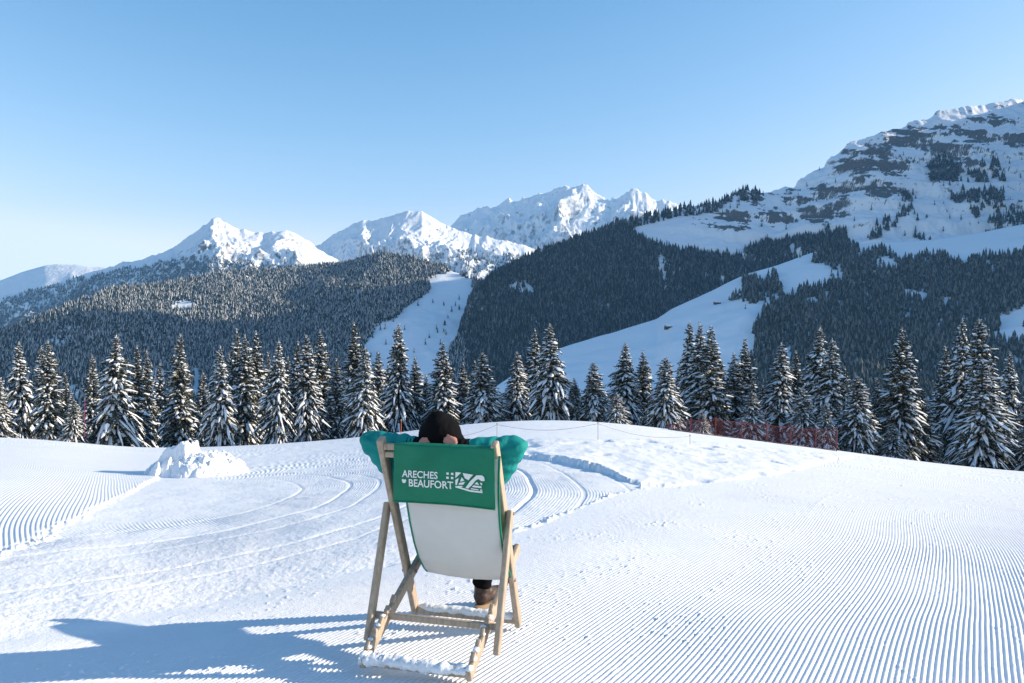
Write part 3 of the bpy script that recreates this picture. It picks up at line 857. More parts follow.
def spruce(ax, ay, wpx, D, kind, label, rz):
    X = (ax - CX) / F * D
    zt = CZ + (CY - ay) / F * D
    zb = gz(X, D)
    H = zt - zb
    o = empty('spruce_tree', (X, D, zb), rz)
    tag(o, label, 'tree', 'snow covered spruces along the edge of the slope')
    cr, tr = KINDS[kind]
    Rw = wpx * 0.52 * D / F
    sx = min(1.9, max(0.75, Rw / (KRAD[kind] * H)))
    for nm, me in (('trunk', tr), ('crown', cr)):
        c = bpy.data.objects.new(nm, me); COL.objects.link(c); c.parent = o
        c.scale = (H * (sx if nm == 'crown' else 1), H * (sx if nm == 'crown' else 1), H)

TREES = [  # apex x, apex y, width, distance, kind, label
 (-2, 374, 30, 66, 3, 'snowy spruce cut off by the left edge of the photo'),
 (20, 341, 32, 72, 1, 'snowy spruce with gaps between its boughs, second from the left edge'),
 (41, 345, 24, 80, 2, 'spruce half hidden behind the left of the tall dense spruce'),
 (48, 340, 32, 68, 0, 'tall dense brownish spruce left of the small pointed young spruce'),
 (74, 399, 24, 60, 6, 'small pointed young spruce standing low in a gap near the left edge'),
 (92, 354, 26, 76, 5, 'narrow dark spruce just right of the small pointed young spruce'),
 (114, 333, 42, 62, 4, 'tall spruce with long snow heaped drooping boughs, left of the heap'),
 (137, 345, 30, 80, 5, 'dark spruce tucked behind the tall one with long drooping boughs'),
 (147, 349, 24, 84, 2, 'slim dark spruce on the left rim of the blue gap'),
 (180, 333, 36, 70, 5, 'tall dark spruce standing alone directly left of the snow heap'),
 (203, 371, 24, 86, 5, 'short dark spruce seen in shade right above the snow heap'),
 (221, 345, 32, 62, 1, 'spruce with snow laden lower boughs just right of the snow heap'),
 (237, 328, 30, 80, 2, 'tall spruce behind the one with laden lower boughs by the heap'),
 (245, 334, 32, 72, 0, 'spruce in the middle of the dense dark cluster right of the heap'),
 (256, 330, 30, 82, 5, 'tall dark spruce on the right of the dense cluster by the heap'),
 (278, 339, 32, 66, 1, 'spruce with grey snow on every bough between two dark clusters'),
 (297, 341, 30, 80, 2, 'slim spruce behind the left of the leafy cluster above the bend'),
 (306, 334, 36, 68, 3, 'broad spruce in front of the cluster above the bend of the track'),
 (320, 329, 32, 78, 0, 'tallest spruce of the cluster above the bend of the track'),
 (336, 358, 26, 70, 2, 'shorter spruce between the bend cluster and the tall leaning pair'),
 (354, 321, 34, 76, 5, 'tall spruce rising behind left of the raised left elbow'),
 (364, 346, 36, 62, 1, 'snow covered spruce in front of the tall one above the left elbow'),
 (378, 350, 28, 80, 2, 'slim spruce partly hidden, right above the left elbow'),
 (399, 323, 36, 70, 3, 'tall frosted spruce with a brown trunk side, left of the hood'),
 (415, 356, 30, 78, 0, 'mid height spruce directly left above the black hood'),
 (427, 374, 24, 84, 2, 'short spruce seen just over the top of the black hood'),
 (443, 341, 34, 70, 0, 'even cone shaped spruce rising right behind the black hood'),
 (462, 362, 26, 78, 2, 'slim short spruce right of the one behind the hood'),
 (475, 360, 28, 84, 5, 'dark spruce behind the left side of the broad cone over the right forearm'),
 (482, 352, 42, 66, 3, 'broad dense cone shaped spruce above the right forearm'),
 (500, 393, 22, 74, 2, 'very small spruce right of the broad cone above the right forearm'),
 (516, 351, 32, 68, 1, 'snowy spruce left of the tall pair at the middle of the treeline'),
 (527, 358, 26, 78, 2, 'slim spruce hidden between the tall pair and its left neighbour'),
 (535, 328, 32, 76, 0, 'left one of the tall pair at the middle of the treeline'),
 (551, 323, 42, 66, 1, 'right and tallest one of the pair at the middle of the treeline'),
 (575, 378, 22, 66, 2, 'small slim spruce standing alone on the crest right of the tall pair'),
 (593, 362, 36, 66, 3, 'stocky cone shaped spruce standing alone against the blue snow'),
 (616, 393, 24, 60, 6, 'young spruce low in front, right of the stocky lone cone'),
 (625, 342, 38, 70, 1, 'wide spruce with open boughs left of the three topped clump'),
 (643, 350, 32, 74, 0, 'spruce right behind the wide open boughed one'),
 (667, 357, 40, 62, 7, 'bushy spruce in front with skirts of snow at the left net end'),
 (691, 321, 36, 76, 1, 'left top of the tall three topped clump behind the net'),
 (700, 322, 36, 70, 0, 'middle top of the tall three topped clump behind the net'),
 (711, 325, 40, 66, 5, 'right and darkest top of the three topped clump behind the net'),
 (702, 412, 18, 58, 6, 'tiny snowy sapling standing against the left part of the red net'),
 (734, 352, 34, 70, 0, 'spruce just left of the slim taller one behind the middle of the net'),
 (744, 338, 34, 78, 2, 'slim taller spruce behind the middle of the net'),
 (751, 391, 34, 61, 7, 'low bushy spruce right behind the middle of the net'),
 (762, 385, 26, 72, 2, 'short slim spruce right of the low bushy one behind the net'),
 (780, 342, 42, 68, 1, 'tall even spruce with white boughs behind the right half of the net'),
 (796, 350, 30, 78, 5, 'dark slim spruce between the even one and the wide shouldered one'),
 (803, 388, 34, 61, 6, 'low snow caked spruce behind the right end of the net'),
 (818, 325, 44, 70, 4, 'tall wide shouldered spruce with jutting boughs right of the net'),
 (831, 338, 44, 66, 1, 'thick spruce merging with the right of the wide shouldered one'),
 (826, 402, 22, 60, 6, 'little spruce beside the last net pole'),
 (858, 376, 44, 61, 7, 'medium bushy spruce with white layered boughs right of the net end'),
 (878, 377, 28, 74, 2, 'narrow spruce behind the right of the medium bushy one'),
 (902, 327, 46, 66, 0, 'tall slender spruce standing alone between bushy one and tall right clump'),
 (921, 386, 34, 70, 5, 'dark shorter spruce leaning on the right of the slender lone one'),
 (893, 424, 28, 60, 6, 'snowy young spruce at the foot of the tall slender lone one'),
 (946, 346, 36, 80, 2, 'spruce on the left shoulder of the tall right clump'),
 (963, 317, 44, 74, 1, 'left one of the two highest tops in the tall right clump'),
 (979, 318, 56, 70, 3, 'right one of the two highest tops in the tall right clump'),
 (982, 360, 54, 60, 7, 'broad spruce in front of the tall right clump, nearest the groomed slope'),
 (1011, 351, 38, 76, 1, 'spruce right of the tall clump near the right edge'),
 (1030, 385, 40, 72, 5, 'dark spruce half cut by the right edge of the photo'),
 (65, 372, 26, 92, 5, 'dark spruce set back between the tall brownish and the small pointed one'),
 (160, 362, 26, 94, 0, 'dark spruce set back between the blue gap and the lone one by the heap'),
 (229, 352, 26, 95, 5, 'shaded spruce set back in the dark cluster right of the heap'),
 (268, 352, 26, 95, 2, 'shaded spruce set back between the dark cluster and the grey snowy one'),
 (288, 356, 26, 94, 5, 'low dark spruce set back left of the bend cluster'),
 (313, 348, 26, 96, 2, 'shaded spruce set back in the middle of the bend cluster'),
 (343, 366, 26, 94, 5, 'short dark spruce set back left of the leaning pair above the elbow'),
 (388, 362, 26, 95, 0, 'shaded spruce set back between the elbow pair and the frosted one'),
 (680, 362, 28, 90, 5, 'dark spruce set back on the left flank of the three topped clump'),
 (722, 358, 28, 90, 2, 'shaded spruce set back on the right flank of the three topped clump'),
 (845, 366, 28, 88, 5, 'dark spruce set back between wide shouldered and bushy spruces'),
 (1029, 420, 40, 59, 6, 'low snowy spruce at the right edge beside the groomed slope'),
]
tr_ = random.Random(3)
for a in TREES:
    spruce(*a, tr_.uniform(0, 6.28))

# ================================================================== NET, ROPE, MARKER POLES
def crest_Y(px): return 50.0
N0 = [(668, 49.0), (690, 48.0), (715, 47.5), (741, 47.5), (766, 47.0), (790, 47.0), (815, 46.8), (836, 46.5)]
pts = []
for px, D in N0:
    X = (px - CX) / F * D
    pts.append(Vector((X, D, gz(X, D))))
net = empty('safety_net', pts[3])
tag(net, 'red ski safety net strung between poles along the crest before the spruces', 'safety net')
nb = MB()
HN = [0.30, 0.75, 1.00, 1.00, 1.05, 1.10, 1.15, 1.25]
Vn, Qn = [], []
def cord(a, b, wd=0.013):
    d = (b - a).normalized(); s = d.cross(Vector((0.1, -1, 0.05))).normalized() * wd / 2; n = Vector((0, -1, 0)) * wd / 3
    i = len(Vn)
    for p in (a, b):
        Vn.extend([p - s, p + n, p + s, p - n])
    for k in range(4):
        Qn.append((i + k, i + (k + 1) % 4, i + 4 + (k + 1) % 4, i + 4 + k))
def netP(t, h):
    i = min(int(t), len(pts) - 2); f = t - i
    H = HN[i] * (1 - f) + HN[i + 1] * f - 0.10 * math.sin(math.pi * f)
    return pts[i].lerp(pts[i + 1], f) + Vector((0.03 * math.sin(7 * t), 0.05 * math.sin(9 * t + 2 * h), 0.02 + H * h)) - pts[3]
NT = len(pts) - 1
steps = 150; rows = 13
for i in range(steps):
    for j in range(rows):
        t0, t1 = NT * i / steps, NT * (i + 1) / steps
        if (i + j) % 2 == 0: cord(netP(t0, j / rows), netP(t1, (j + 1) / rows))
        else: cord(netP(t1, j / rows), netP(t0, (j + 1) / rows))
for i in range(steps):
    for h in (0.0, 1.0):
        cord(netP(NT * i / steps, h), netP(NT * (i + 1) / steps, h), 0.05)
me = raw_mesh('net', [tuple(v) for v in Vn], [np.array(Qn)])
link('net', me, net, [M['red_net']])
for i, p in enumerate(pts):
    q = MB(); q.tube([p - pts[3] + Vector((0, -0.05, -0.3)), p - pts[3] + Vector((0.03, -0.05, HN[i] + 0.12))], [0.035, 0.03], 8); q.build('pole', M['red_net'], net)

def onslope(px, D):
    X = (px - CX) / F * D
    return Vector((X, D, gz(X, D)))
rf = empty('rope_barrier', onslope(496.5, 22))
tag(rf, 'thin red rope sagging between slender poles on the snow above the right elbow', 'rope barrier')
rp = [onslope(440, 26) + Vector((0, 0, 0.1)), onslope(497, 22) + Vector((0, 0, 0.34)), onslope(598, 21) + Vector((0, 0, 0.42)), onslope(690, 22) + Vector((0, 0, 0.22))]
L0 = rf.location
for a in (1, 2, 3):
    p = rp[a]; b = Vector((p.x, p.y, gz(p.x, p.y) - 0.25))
    q = MB(); q.tube([b - L0, p - L0 + Vector((0, 0, 0.04))], [0.008, 0.007], 8); q.ball(p - L0 + Vector((0, 0, 0.03)), (0.018, 0.018, 0.022), 10); q.build('pole', M['pole'], rf)
q = MB()
for a, b in zip(rp, rp[1:]):
    q.tube([a.lerp(b, t / 14) - L0 - Vector((0, 0, 0.16 * math.sin(math.pi * t / 14))) for t in range(15)], 0.0042, 6)
q.build('rope', M['rope'], rf)

def marker(px, D, h, m, label, cat):
    o = empty('marker_pole', onslope(px, D)); tag(o, label, cat)
    q = MB(); q.tube([(0, 0, -0.4), (0.01, 0, h)], [0.020, 0.016], 8); q.build('pole', m, o)
    q = MB(); q.ball((0.01, 0, h + 0.02), (0.05, 0.05, 0.07), 10); q.build('pole_cap', M['pole'], o)
marker(84.5, 60, 3.4, M['magenta'], 'thin magenta marker pole between the small young spruce and dark spruce', 'pole')
marker(401, 44, 0.75, M['orange'], 'short orange marker pole between the left forearm and hood', 'pole')

# ================================================================== SNOW HEAP
def heap():
    px0, D = 203, float(Yat(203, 474))
    c = onslope(px0, D)
    n = 230
    g = np.linspace(-1, 1, n)
    A, B = np.meshgrid(g, g)
    sx, sy = 0.94, 1.05
    X = A * sx; Y = B * sy
    rad = np.hypot(A * (1 + 0.10 * A), B) + 0.14 * fbm(A * 2.2, B * 2.2, 3, 301)
    env = 1 - sstep(0.30, 1.0, rad)
    left = sstep(0.9, -0.9, A)
    env = np.minimum(1, (1 - np.clip(rad, 0, 1)) * 2.1) ** 0.8
    h = env * (0.40 - 0.13 * sstep(0.0, 0.9, A)) + 0.09 * env * fbm(A * 3, B * 3, 3, 304)
    # the block standing up at its left end
    h = h + 0.20 * sstep(0.30, 0.22, np.maximum(np.abs(A + 0.42), np.abs(B + 0.1) * 0.8) + 0.06 * fbm(A * 7, B * 7, 2, 305)) * sstep(0, 0.3, env)
    cell = np.zeros_like(h)
    r = np.random.default_rng(8)
    for k in range(420):
        a, b = r.uniform(-1.0, 1.0, 2); s = r.uniform(0.025, 0.12) ; hh = r.uniform(0.25, 1.0) * s * 0.75
        ang = r.uniform(0, 3.14); dx = (A - a) * math.cos(ang) + (B - b) * math.sin(ang); dy = -(A - a) * math.sin(ang) + (B - b) * math.cos(ang)
        m = sstep(1.0, 0.72, np.maximum(np.abs(dx), np.abs(dy) * r.uniform(0.8, 1.6)) / s)
        cell = np.maximum(cell, m * hh * (1 + 0.5 * dx / s))
    h = h + cell * sstep(1.12, 0.85, rad) * 0.9 + env * 0.05 * fbm(A * 9, B * 9, 4, 307, 0.65)
    # sit it on the slope
    gx = X + c.x; gy = Y + c.y
    zg = base_z(gx, gy) + ground_detail(gx, gy) - c.z
    Z = zg - 0.05 + h - 0.10 * sstep(0.85, 1.3, rad)
    o = link('snow_heap', grid_mesh('snow_heap', np.stack([X, Y, Z], -1)), None, [M['caked']])
    o.location = c
    tag(o, 'chunky heap of broken snow beside the bend of the groomed track', 'snow heap')
heap()

# ================================================================== DECKCHAIR
CH = Vector((-0.3707, 4.3319, 0))
CH.z = float(base_z(np.array([CH.x]), np.array([CH.y]))[0]) + 0.01
RZ = R(-14.6)
ROT = (R(-1.4), R(0.6), RZ)
from mathutils import Euler
CM = Euler(ROT, 'XYZ').to_matrix()
def Lc(px, py, yl):
    """point of the chair's own frame seen at a picture position, on the plane yl metres ahead of its middle"""
    d = CM.transposed() @ Vector(((px - CX) / F, 1.0, -(py - CY) / F))
    o = CM.transposed() @ (Vector((0, 0, CZ)) - CH)
    return o + d * ((yl - o.y) / d.y)
chair = empty('deckchair', CH, RZ); chair.rotation_euler = ROT
tag(chair, 'wooden deckchair with grey canvas and green printed headrest, seen from behind', 'deckchair')
WD = M['wood']
A_b, A_t = (0.405, 0.02), (-0.170, 1.128)       # back frame: foot, top  (y, z)
B_b, B_t = (-0.437, 0.03), (0.505, 0.442)       # seat frame
C_t, C_b = (0.030, 0.750), (-0.200, 0.060)     # prop
def rail(name, x, a, b, wx=0.028, wy=0.058, xb=None):
    q = MB(); q.bar((x, a[0], a[1]), (x if xb is None else xb, b[0], b[1]), wx, wy, up=(0, 1, 0.001) if False else (0, 0.5, 1), bev=0.008)
    return q.build(name, WD, chair)
def rail2(name, x, a, b, th, dp, xb=None):
    """bar in the chair's side plane: th across (x), dp in the plane"""
    A, B = Vector((x, *a)), Vector((x if xb is None else xb, *b))
    q = MB(); d = (B - A).normalized(); n = Vector((1, 0, 0)).cross(d)
    q.bar(A, B, dp, th, up=(1, 0, 0) if abs(d.x) < 0.9 else (0, 0, 1), bev=0.009, seg=3)
    return q.build(name, WD, chair)
for s in (-1, 1):
    rail2('back_rail', 0.316 * s, A_b, A_t, 0.034, 0.062)
    rail2('seat_rail', 0.279 * s, B_b, B_t, 0.032, 0.060)
    rail2('prop', 0.354 * s, C_b, C_t, 0.032, 0.056)
    # notches cut along the rear of the seat rails
    q = MB()
    for k in range(5):
        t = 0.08 + 0.085 * k
        y = B_b[0] + (B_t[0] - B_b[0]) * t; z = B_b[1] + (B_t[1] - B_b[1]) * t
        q.bar((0.279 * s, y - 0.022, z + 0.022), (0.279 * s, y + 0.014, z + 0.052), 0.03, 0.024, up=(1, 0, 0), bev=0.004)
    q.build('notch', WD, chair)
def dowel(name, x0, x1, y, z, r=0.016):
    q = MB(); q.tube([(x0, y, z), (0, y, z), (x1, y, z)], r, 12); return q.build(name, WD, chair)
def flat(name, x0, x1, y, z, w_, h_):
    q = MB(); q.bar((x0, y, z), (x1, y, z), h_, w_, up=(0, 1, 0), bev=0.007); return q.build(name, WD, chair)
flat('top_bar', -0.30, 0.30, -0.160, 1.084, 0.026, 0.036)
flat('top_bar', -0.30, 0.30, -0.140, 1.040, 0.026, 0.032)
flat('front_bar', -0.27, 0.27, 0.492, 0.440, 0.035, 0.03)
cb = flat('cross_bar', -0.345, 0.345, -0.128, 0.178, 0.03, 0.034)
frb = flat('foot_bar', -0.31, 0.31, 0.385, 0.055, 0.04, 0.045)
rrb = flat('rear_bar', -0.28, 0.28, -0.410, 0.045, 0.045, 0.05)
for s in (-1, 1):   # pivots
    q = MB(); q.tube([(0.29 * s, 0.032, 0.735), (0.376 * s, 0.032, 0.735)], 0.010, 10); q.build('bolt', M['pole'], chair)
    q = MB(); q.tube([(0.25 * s, 0.232, 0.325), (0.34 * s, 0.232, 0.325)], 0.010, 10); q.build('bolt', M['pole'], chair)

def crust(name, parent, x0, x1, y, z, r0, seed, zl=0.7):
    n, k = 70, 14
    t = np.linspace(0, 1, n)[:, None]; a = np.linspace(0, 2 * math.pi, k, endpoint=False)[None, :]
    rad = r0 * (0.80 + 0.55 * fbm(t * 9 + 0 * a, np.cos(a) * 0.8 + seed, 4, seed) + 0.25 * fbm(t * 30, np.sin(a) * 2 + 0 * t, 2, seed + 1))
    rad = np.maximum(rad, 0.012) * (0.35 + 0.65 * np.minimum(1, np.minimum(t, 1 - t) * 14))
    X = x0 + (x1 - x0) * t + 0 * a; Y = y + rad * np.cos(a) * 1.15; Z = z + rad * np.sin(a) * zl
    P = np.stack([X, Y, Z], -1)
    idx = np.arange(n * k).reshape(n, k); nx = np.roll(idx, -1, 1)
    q = np.stack([idx[:-1], nx[:-1], nx[1:], idx[1:]], -1).reshape(-1, 4)
    me = raw_mesh(name, P.reshape(-1, 3), [q, idx[:1, ::-1], idx[-1:]], smooth=True)
    return link(name, me, parent, [M['caked']])
crust('snow_crust', rrb, -0.29, 0.29, -0.41, 0.052, 0.046, 3)
crust('snow_crust', rrb, -0.30, -0.14, -0.40, 0.05, 0.05, 13)
crust('snow_crust', frb, -0.30, 0.31, 0.385, 0.075, 0.036, 5)
for s in (-1, 1):
    r_ = random.Random(20 + s)
    for k in range(7):
        q = MB()
        t = 0.02 + 0.055 * k + r_.uniform(-0.01, 0.01); y = B_b[0] + (B_t[0] - B_b[0]) * t; z = B_b[1] + (B_t[1] - B_b[1]) * t
        rr = r_.uniform(0.012, 0.022); q.ball((0.279 * s + r_.uniform(-.010, .010), y, z + 0.034), (rr, rr * 1.5, rr * 0.7), 12)
        o = q.build('snow_clump', M['caked'], chair); a_, n_ = verts_np(o.data)
        set_verts(o.data, a_ + n_ * (0.006 * fbm(a_[:, 1] * 70 + k, a_[:, 2] * 70 + a_[:, 0] * 50, 3, 600 + k))[:, None])

# canvas sling ------------------------------------------------------
SL = np.array([(-0.160, 1.066), (-0.158, 0.99), (-0.145, 0.9), (-0.112, 0.78), (-0.065, 0.66), (-0.005, 0.55), (0.07, 0.45), (0.155, 0.372), (0.245, 0.325), (0.335, 0.322), (0.415, 0.362), (0.492, 0.460)])
def sling(t):
    d = np.concatenate([[0], np.cumsum(np.hypot(*np.diff(SL, axis=0).T))]); d /= d[-1]
    return np.interp(t, d, SL[:, 0]), np.interp(t, d, SL[:, 1])
X0 = Lc(403.5, 503, -0.13).x; X1 = Lc(500.5, 508, -0.13).x
def sling_grid(off, x0=X0, x1=X1, ta=0.0, tb=1.0, nt=80, nx=26):
    t = np.linspace(ta, tb, nt)
    k = np.hanning(9); k /= k.sum()
    tt = np.linspace(-0.1, 1.1, 200); sy, sz = sling(np.clip(tt, 0, 1))
    sy = np.convolve(np.pad(sy, 4, 'edge'), k, 'valid'); sz = np.convolve(np.pad(sz, 4, 'edge'), k, 'valid')
    y = np.interp(t, tt, sy); z = np.interp(t, tt, sz)
    ty, tz = np.gradient(y), np.gradient(z); L = np.hypot(ty, tz); ny, nz = tz / L, -ty / L   # towards behind/below
    a = np.linspace(0, 1, nx)[None, :]; tb_ = t[:, None]
    narrow = 0.018 * np.sin(math.pi * np.clip(tb_, 0, 1))
    X = (x0 + narrow) + (x1 - x0 - 2 * narrow) * a
    tp = sstep(0.62, 1.0, tb_)
    X = X * (1 - tp) + (-0.215 + 0.43 * a) * tp
    bul = (0.026 * np.sin(math.pi * a) ** 0.8 * np.sin(math.pi * np.clip(tb_, 0, 1)) + 0.004 * fbm(a * 4, tb_ * 5, 3, 401)) + off
    Y = y[:, None] + ny[:, None] * bul
    Z = z[:, None] + nz[:, None] * bul
    return np.stack([X + 0 * Y, Y, Z], -1)
def two_sided(name, G1, G2, m1, m2, parent):
    r, c, _ = G1.shape
    idx = np.arange(r * c).reshape(r, c); N = r * c
    q1 = np.stack([idx[:-1, :-1], idx[:-1, 1:], idx[1:, 1:], idx[1:, :-1]], -1).reshape(-1, 4)
    q2 = q1[:, ::-1] + N
    def strip(e): return np.stack([e[:-1], e[1:], e[1:] + N, e[:-1] + N], -1)
    qs = np.concatenate([strip(idx[:, 0]), strip(idx[:, -1])[:, ::-1], strip(idx[0])[:, ::-1], strip(idx[-1])])
    me = raw_mesh(name, np.concatenate([G1.reshape(-1, 3), G2.reshape(-1, 3)]), [q1, q2, qs], np.concatenate([np.zeros(len(q1)), np.ones(len(q2)), np.ones(len(qs))]), True)
    return link(name, me, parent, [m1, m2])
cv = two_sided('canvas', sling_grid(0.002), sling_grid(-0.002), M['canvas'], M['canvas_green'], chair)
for xa, xb in ((X0 - 0.004, X0 + 0.010), (X1 - 0.010, X1 + 0.004)):
    G = sling_grid(0.0, X0, X1)
    e = 0 if xa < 0 else -1
    q = MB(); q.tube([tuple(v) for v in G[::3, e]], 0.0065, 8); q.build('hem', M['canvas_green'], cv)

# green headrest flap over the top bars -----------------------------------
FX0, FX1, FH = Lc(393.5, 446, -0.2).x, Lc(494.5, 448, -0.2).x, 0.314
def flap(a, b):
    """a across 0..1, b down the back 0..1"""
    a = np.asarray(a, float); b = np.asarray(b, float)
    x = FX0 + (FX1 - FX0) * a + 0.004 * b * np.sin(2 * a)
    s = b * (FH - 0.010 * np.sin(math.pi * a) + 0.012 * (a - 0.5))
    y = -0.194 + 0.04 * s - 0.02 * np.sin(math.pi * np.clip(b * 0.6, 0, 1)) * np.sin(math.pi * a) - 0.012 * np.sin(math.pi * np.clip(b, 0, 1)) * (0.4 + 0.6 * np.sin(math.pi * a)) - 0.008 * b ** 2 * np.sin(5.2 * a + 0.8) - 0.008 * fbm(a * 3.5 + b, b * 2.5, 3, 411)
    z = 1.100 - s * 0.985
    return np.stack([x, y, z], -1)
aa, bb = np.meshgrid(np.linspace(0, 1, 50), np.linspace(0, 1, 36))
G = flap(aa, bb)
# front half of the cushion, folded over the bars
bt = np.linspace(0, 1, 8)[:, None]; at = np.linspace(0, 1, 50)[None, :]
top = flap(at + 0 * bt, 0 * bt + 0 * at)
roll = np.stack([top[..., 0], -0.194 + 0.076 * bt + 0 * at, top[..., 2] + 0.012 * np.sin(math.pi * bt) + 0 * at], -1)[::-1]
fr = G.copy(); fr[..., 1] = -0.126 + 0.16 * (1.100 - G[..., 2]) ; fr = fr[::-1][-30:]
full = np.concatenate([fr, roll[1:], G[1:]], 0)
n_ = np.cross(np.gradient(full, axis=1), np.gradient(full, axis=0)); n_ /= np.linalg.norm(n_, axis=-1, keepdims=True) + 1e-9
hr = two_sided('headrest', full, full + n_ * 0.003, M['canvas_green'], M['canvas_green'], chair)
hq = MB(); hq.tube([tuple(v + np.array([0, -0.003, 0])) for v in flap(np.linspace(0, 1, 30), np.full(30, 0.985))], 0.0035, 6); hq.build('seam', M['canvas_green'], hr)

# the print ------------------------------------------------------------
WF = FX1 - FX0
def on_flap(pts2, off=0.004):
    """pts2: metres from the flap's upper left corner, x right, y down"""
    p = np.asarray(pts2, float)
    G = flap(p[:, 0] / WF, p[:, 1] / FH)
    G[:, 1] -= off
    return G
def text_on(txt, x, y, h, width, parent):
    cu = bpy.data.curves.new('txt', 'FONT'); cu.body = txt; cu.size = 1.0; cu.offset = 0.018; cu.resolution_u = 4
    o = bpy.data.objects.new('txt', cu); COL.objects.link(o)
    dg = bpy.context.evaluated_depsgraph_get(); dg.update()
    me = bpy.data.meshes.new_from_object(o.evaluated_get(dg))
    bpy.data.objects.remove(o); bpy.data.curves.remove(cu)
    a, _ = verts_np(me)
    a[:, 0] -= a[:, 0].min(); a[:, 0] *= width / a[:, 0].max()
    hh = a[:, 1].max(); a[:, 1] = a[:, 1] / hh * h
    set_verts(me, on_flap(np.stack([x + a[:, 0], y - a[:, 1]], -1)))
    link('lettering', me, parent, [M['print']])
U = WF / 100.0      # one hundredth of the flap's width
V_ = FH / 61.0
text_on('ARECHES', 9.5 * U, 33.5 * V_, 7.3 * V_, 36.5 * U, hr)
text_on('BEAUFORT', 17.0 * U, 43.0 * V_, 7.8 * V_, 44.0 * U, hr)
# emblem: dots, heart-like mark, mountain badge
def shape(polys, name):
    bm = bmesh.new()
    for pl in polys:
        vs_ = [bm.verts.new(v) for v in on_flap([(x * U, y * V_) for x, y in pl])]
        bm.faces.new(vs_)
    bmesh.ops.triangulate(bm, faces=bm.faces)
    me = bpy.data.meshes.new(name); bm.to_mesh(me); bm.free()
    link(name, me, hr, [M['print']])
def sq(x, y, w_, h_): return [(x, y), (x + w_, y), (x + w_, y + h_), (x, y + h_)]
shape([sq(x, y, 2.3, 2.3) for x in (54.6, 59.0) for y in (26.0, 30.3)], 'logo')
shape([[(9.6, 36.2), (10.6, 35.4), (12, 36.4), (13.2, 35.6), (14.2, 36.6), (14.0, 38.6), (12.6, 40.0), (10.8, 39.8), (9.8, 38.4)]], 'logo')
def stroke(p, wd):
    out = []
    for (x0, y0), (x1, y1) in zip(p, p[1:]):
        L = math.hypot(x1 - x0, y1 - y0); nx, ny = -(y1 - y0) / L * wd / 2, (x1 - x0) / L * wd / 2
        n = max(1, int(L / 2.5))
        for k in range(n):
            a, b = k / n, (k + 1) / n
            out.append([(x0 + (x1 - x0) * a + nx, y0 + (y1 - y0) * a + ny), (x0 + (x1 - x0) * b + nx, y0 + (y1 - y0) * b + ny), (x0 + (x1 - x0) * b - nx, y0 + (y1 - y0) * b - ny), (x0 + (x1 - x0) * a - nx, y0 + (y1 - y0) * a - ny)])
    return out
ex, ey = 63.2, 25.0
def E(*p): return [(ex + x, ey + y) for x, y in p]
shape([E((0, 0), (5.5, 0.3), (0, 6.5)),                                   # sky left corner
       E((7, 0.6), (17, 1.6), (14.5, 4.5), (12.6, 7.4), (10.6, 4.6), (9.2, 6.0), (7.8, 3.2)),
       E((20, 1.9), (25, 1.6), (27, 3.2), (27.6, 7.0), (24.8, 7.6), (21.5, 5.5), (19, 7.5), (15.5, 12.5), (12.0, 16.2), (9.4, 15.8), (14.0, 8.5)),
       E((6.0, 5.0), (8.6, 8.2), (4.4, 9.8)), E((3.6, 11.0), (9.4, 9.4), (7.4, 12.6), (3.0, 13.0)),
       E((0, 8.2), (3.2, 6.0), (1.4, 13.6), (0, 13.4)), E((2.4, 14.2), (7, 13.8), (6.0, 15.4), (1.6, 15.0)),
       E((20.4, 8.6), (22.6, 11.4), (18.0, 11.2)), E((17.0, 12.4), (24.6, 12.6), (24.8, 14.6), (15.6, 14.2)), E((15.0, 15.4), (22, 16.0), (21.8, 17.0), (14.2, 16.6)),
       E((23.2, 9.0), (25.2, 9.4), (25.2, 11.6), (24.2, 11.6)), E((23.4, 16.0), (25.2, 16.0), (25.2, 17.2), (23.2, 17.2))]
      + stroke(E((0, 15.2), (6, 16.6), (14, 18.4), (25.4, 18.6)), 1.7), 'logo')

# ================================================================== PERSON
def V3(v): return Vector(v)
off = Vector((0.030, 0, 0))
pelvis = Vector((0.015, 0.300, 0.470)); waist = Vector((0.02, 0.155, 0.62)); chest = Vector((0.025, 0.055, 0.82)); neck = Vector((0.025, 0.01, 0.985))
head = Lc(441.0, 437.5, 0.0)
sh = [Lc(411, 480, 0.05), Lc(485, 483, 0.05)]
el = [Lc(374.0, 443, 0.015), Lc(513, 449, 0.015)]
wr = [Lc(413.0, 444.5, -0.075), Lc(467.5, 447.0, -0.070)]
hd = [Lc(434, 443.5, -0.142), Lc(449, 442.5, -0.132)]
hipR, hipL = pelvis + Vector((0.075, 0.0, 0)), pelvis + Vector((-0.085, 0.0, 0))
ankR = Lc(482, 588, 0.68); kneeR = Vector((0.03, 0.69, 0.56))
kneeL = Vector((-0.26, 0.62, 0.66)); ankL = Vector((0.0, 0.71, 0.70))

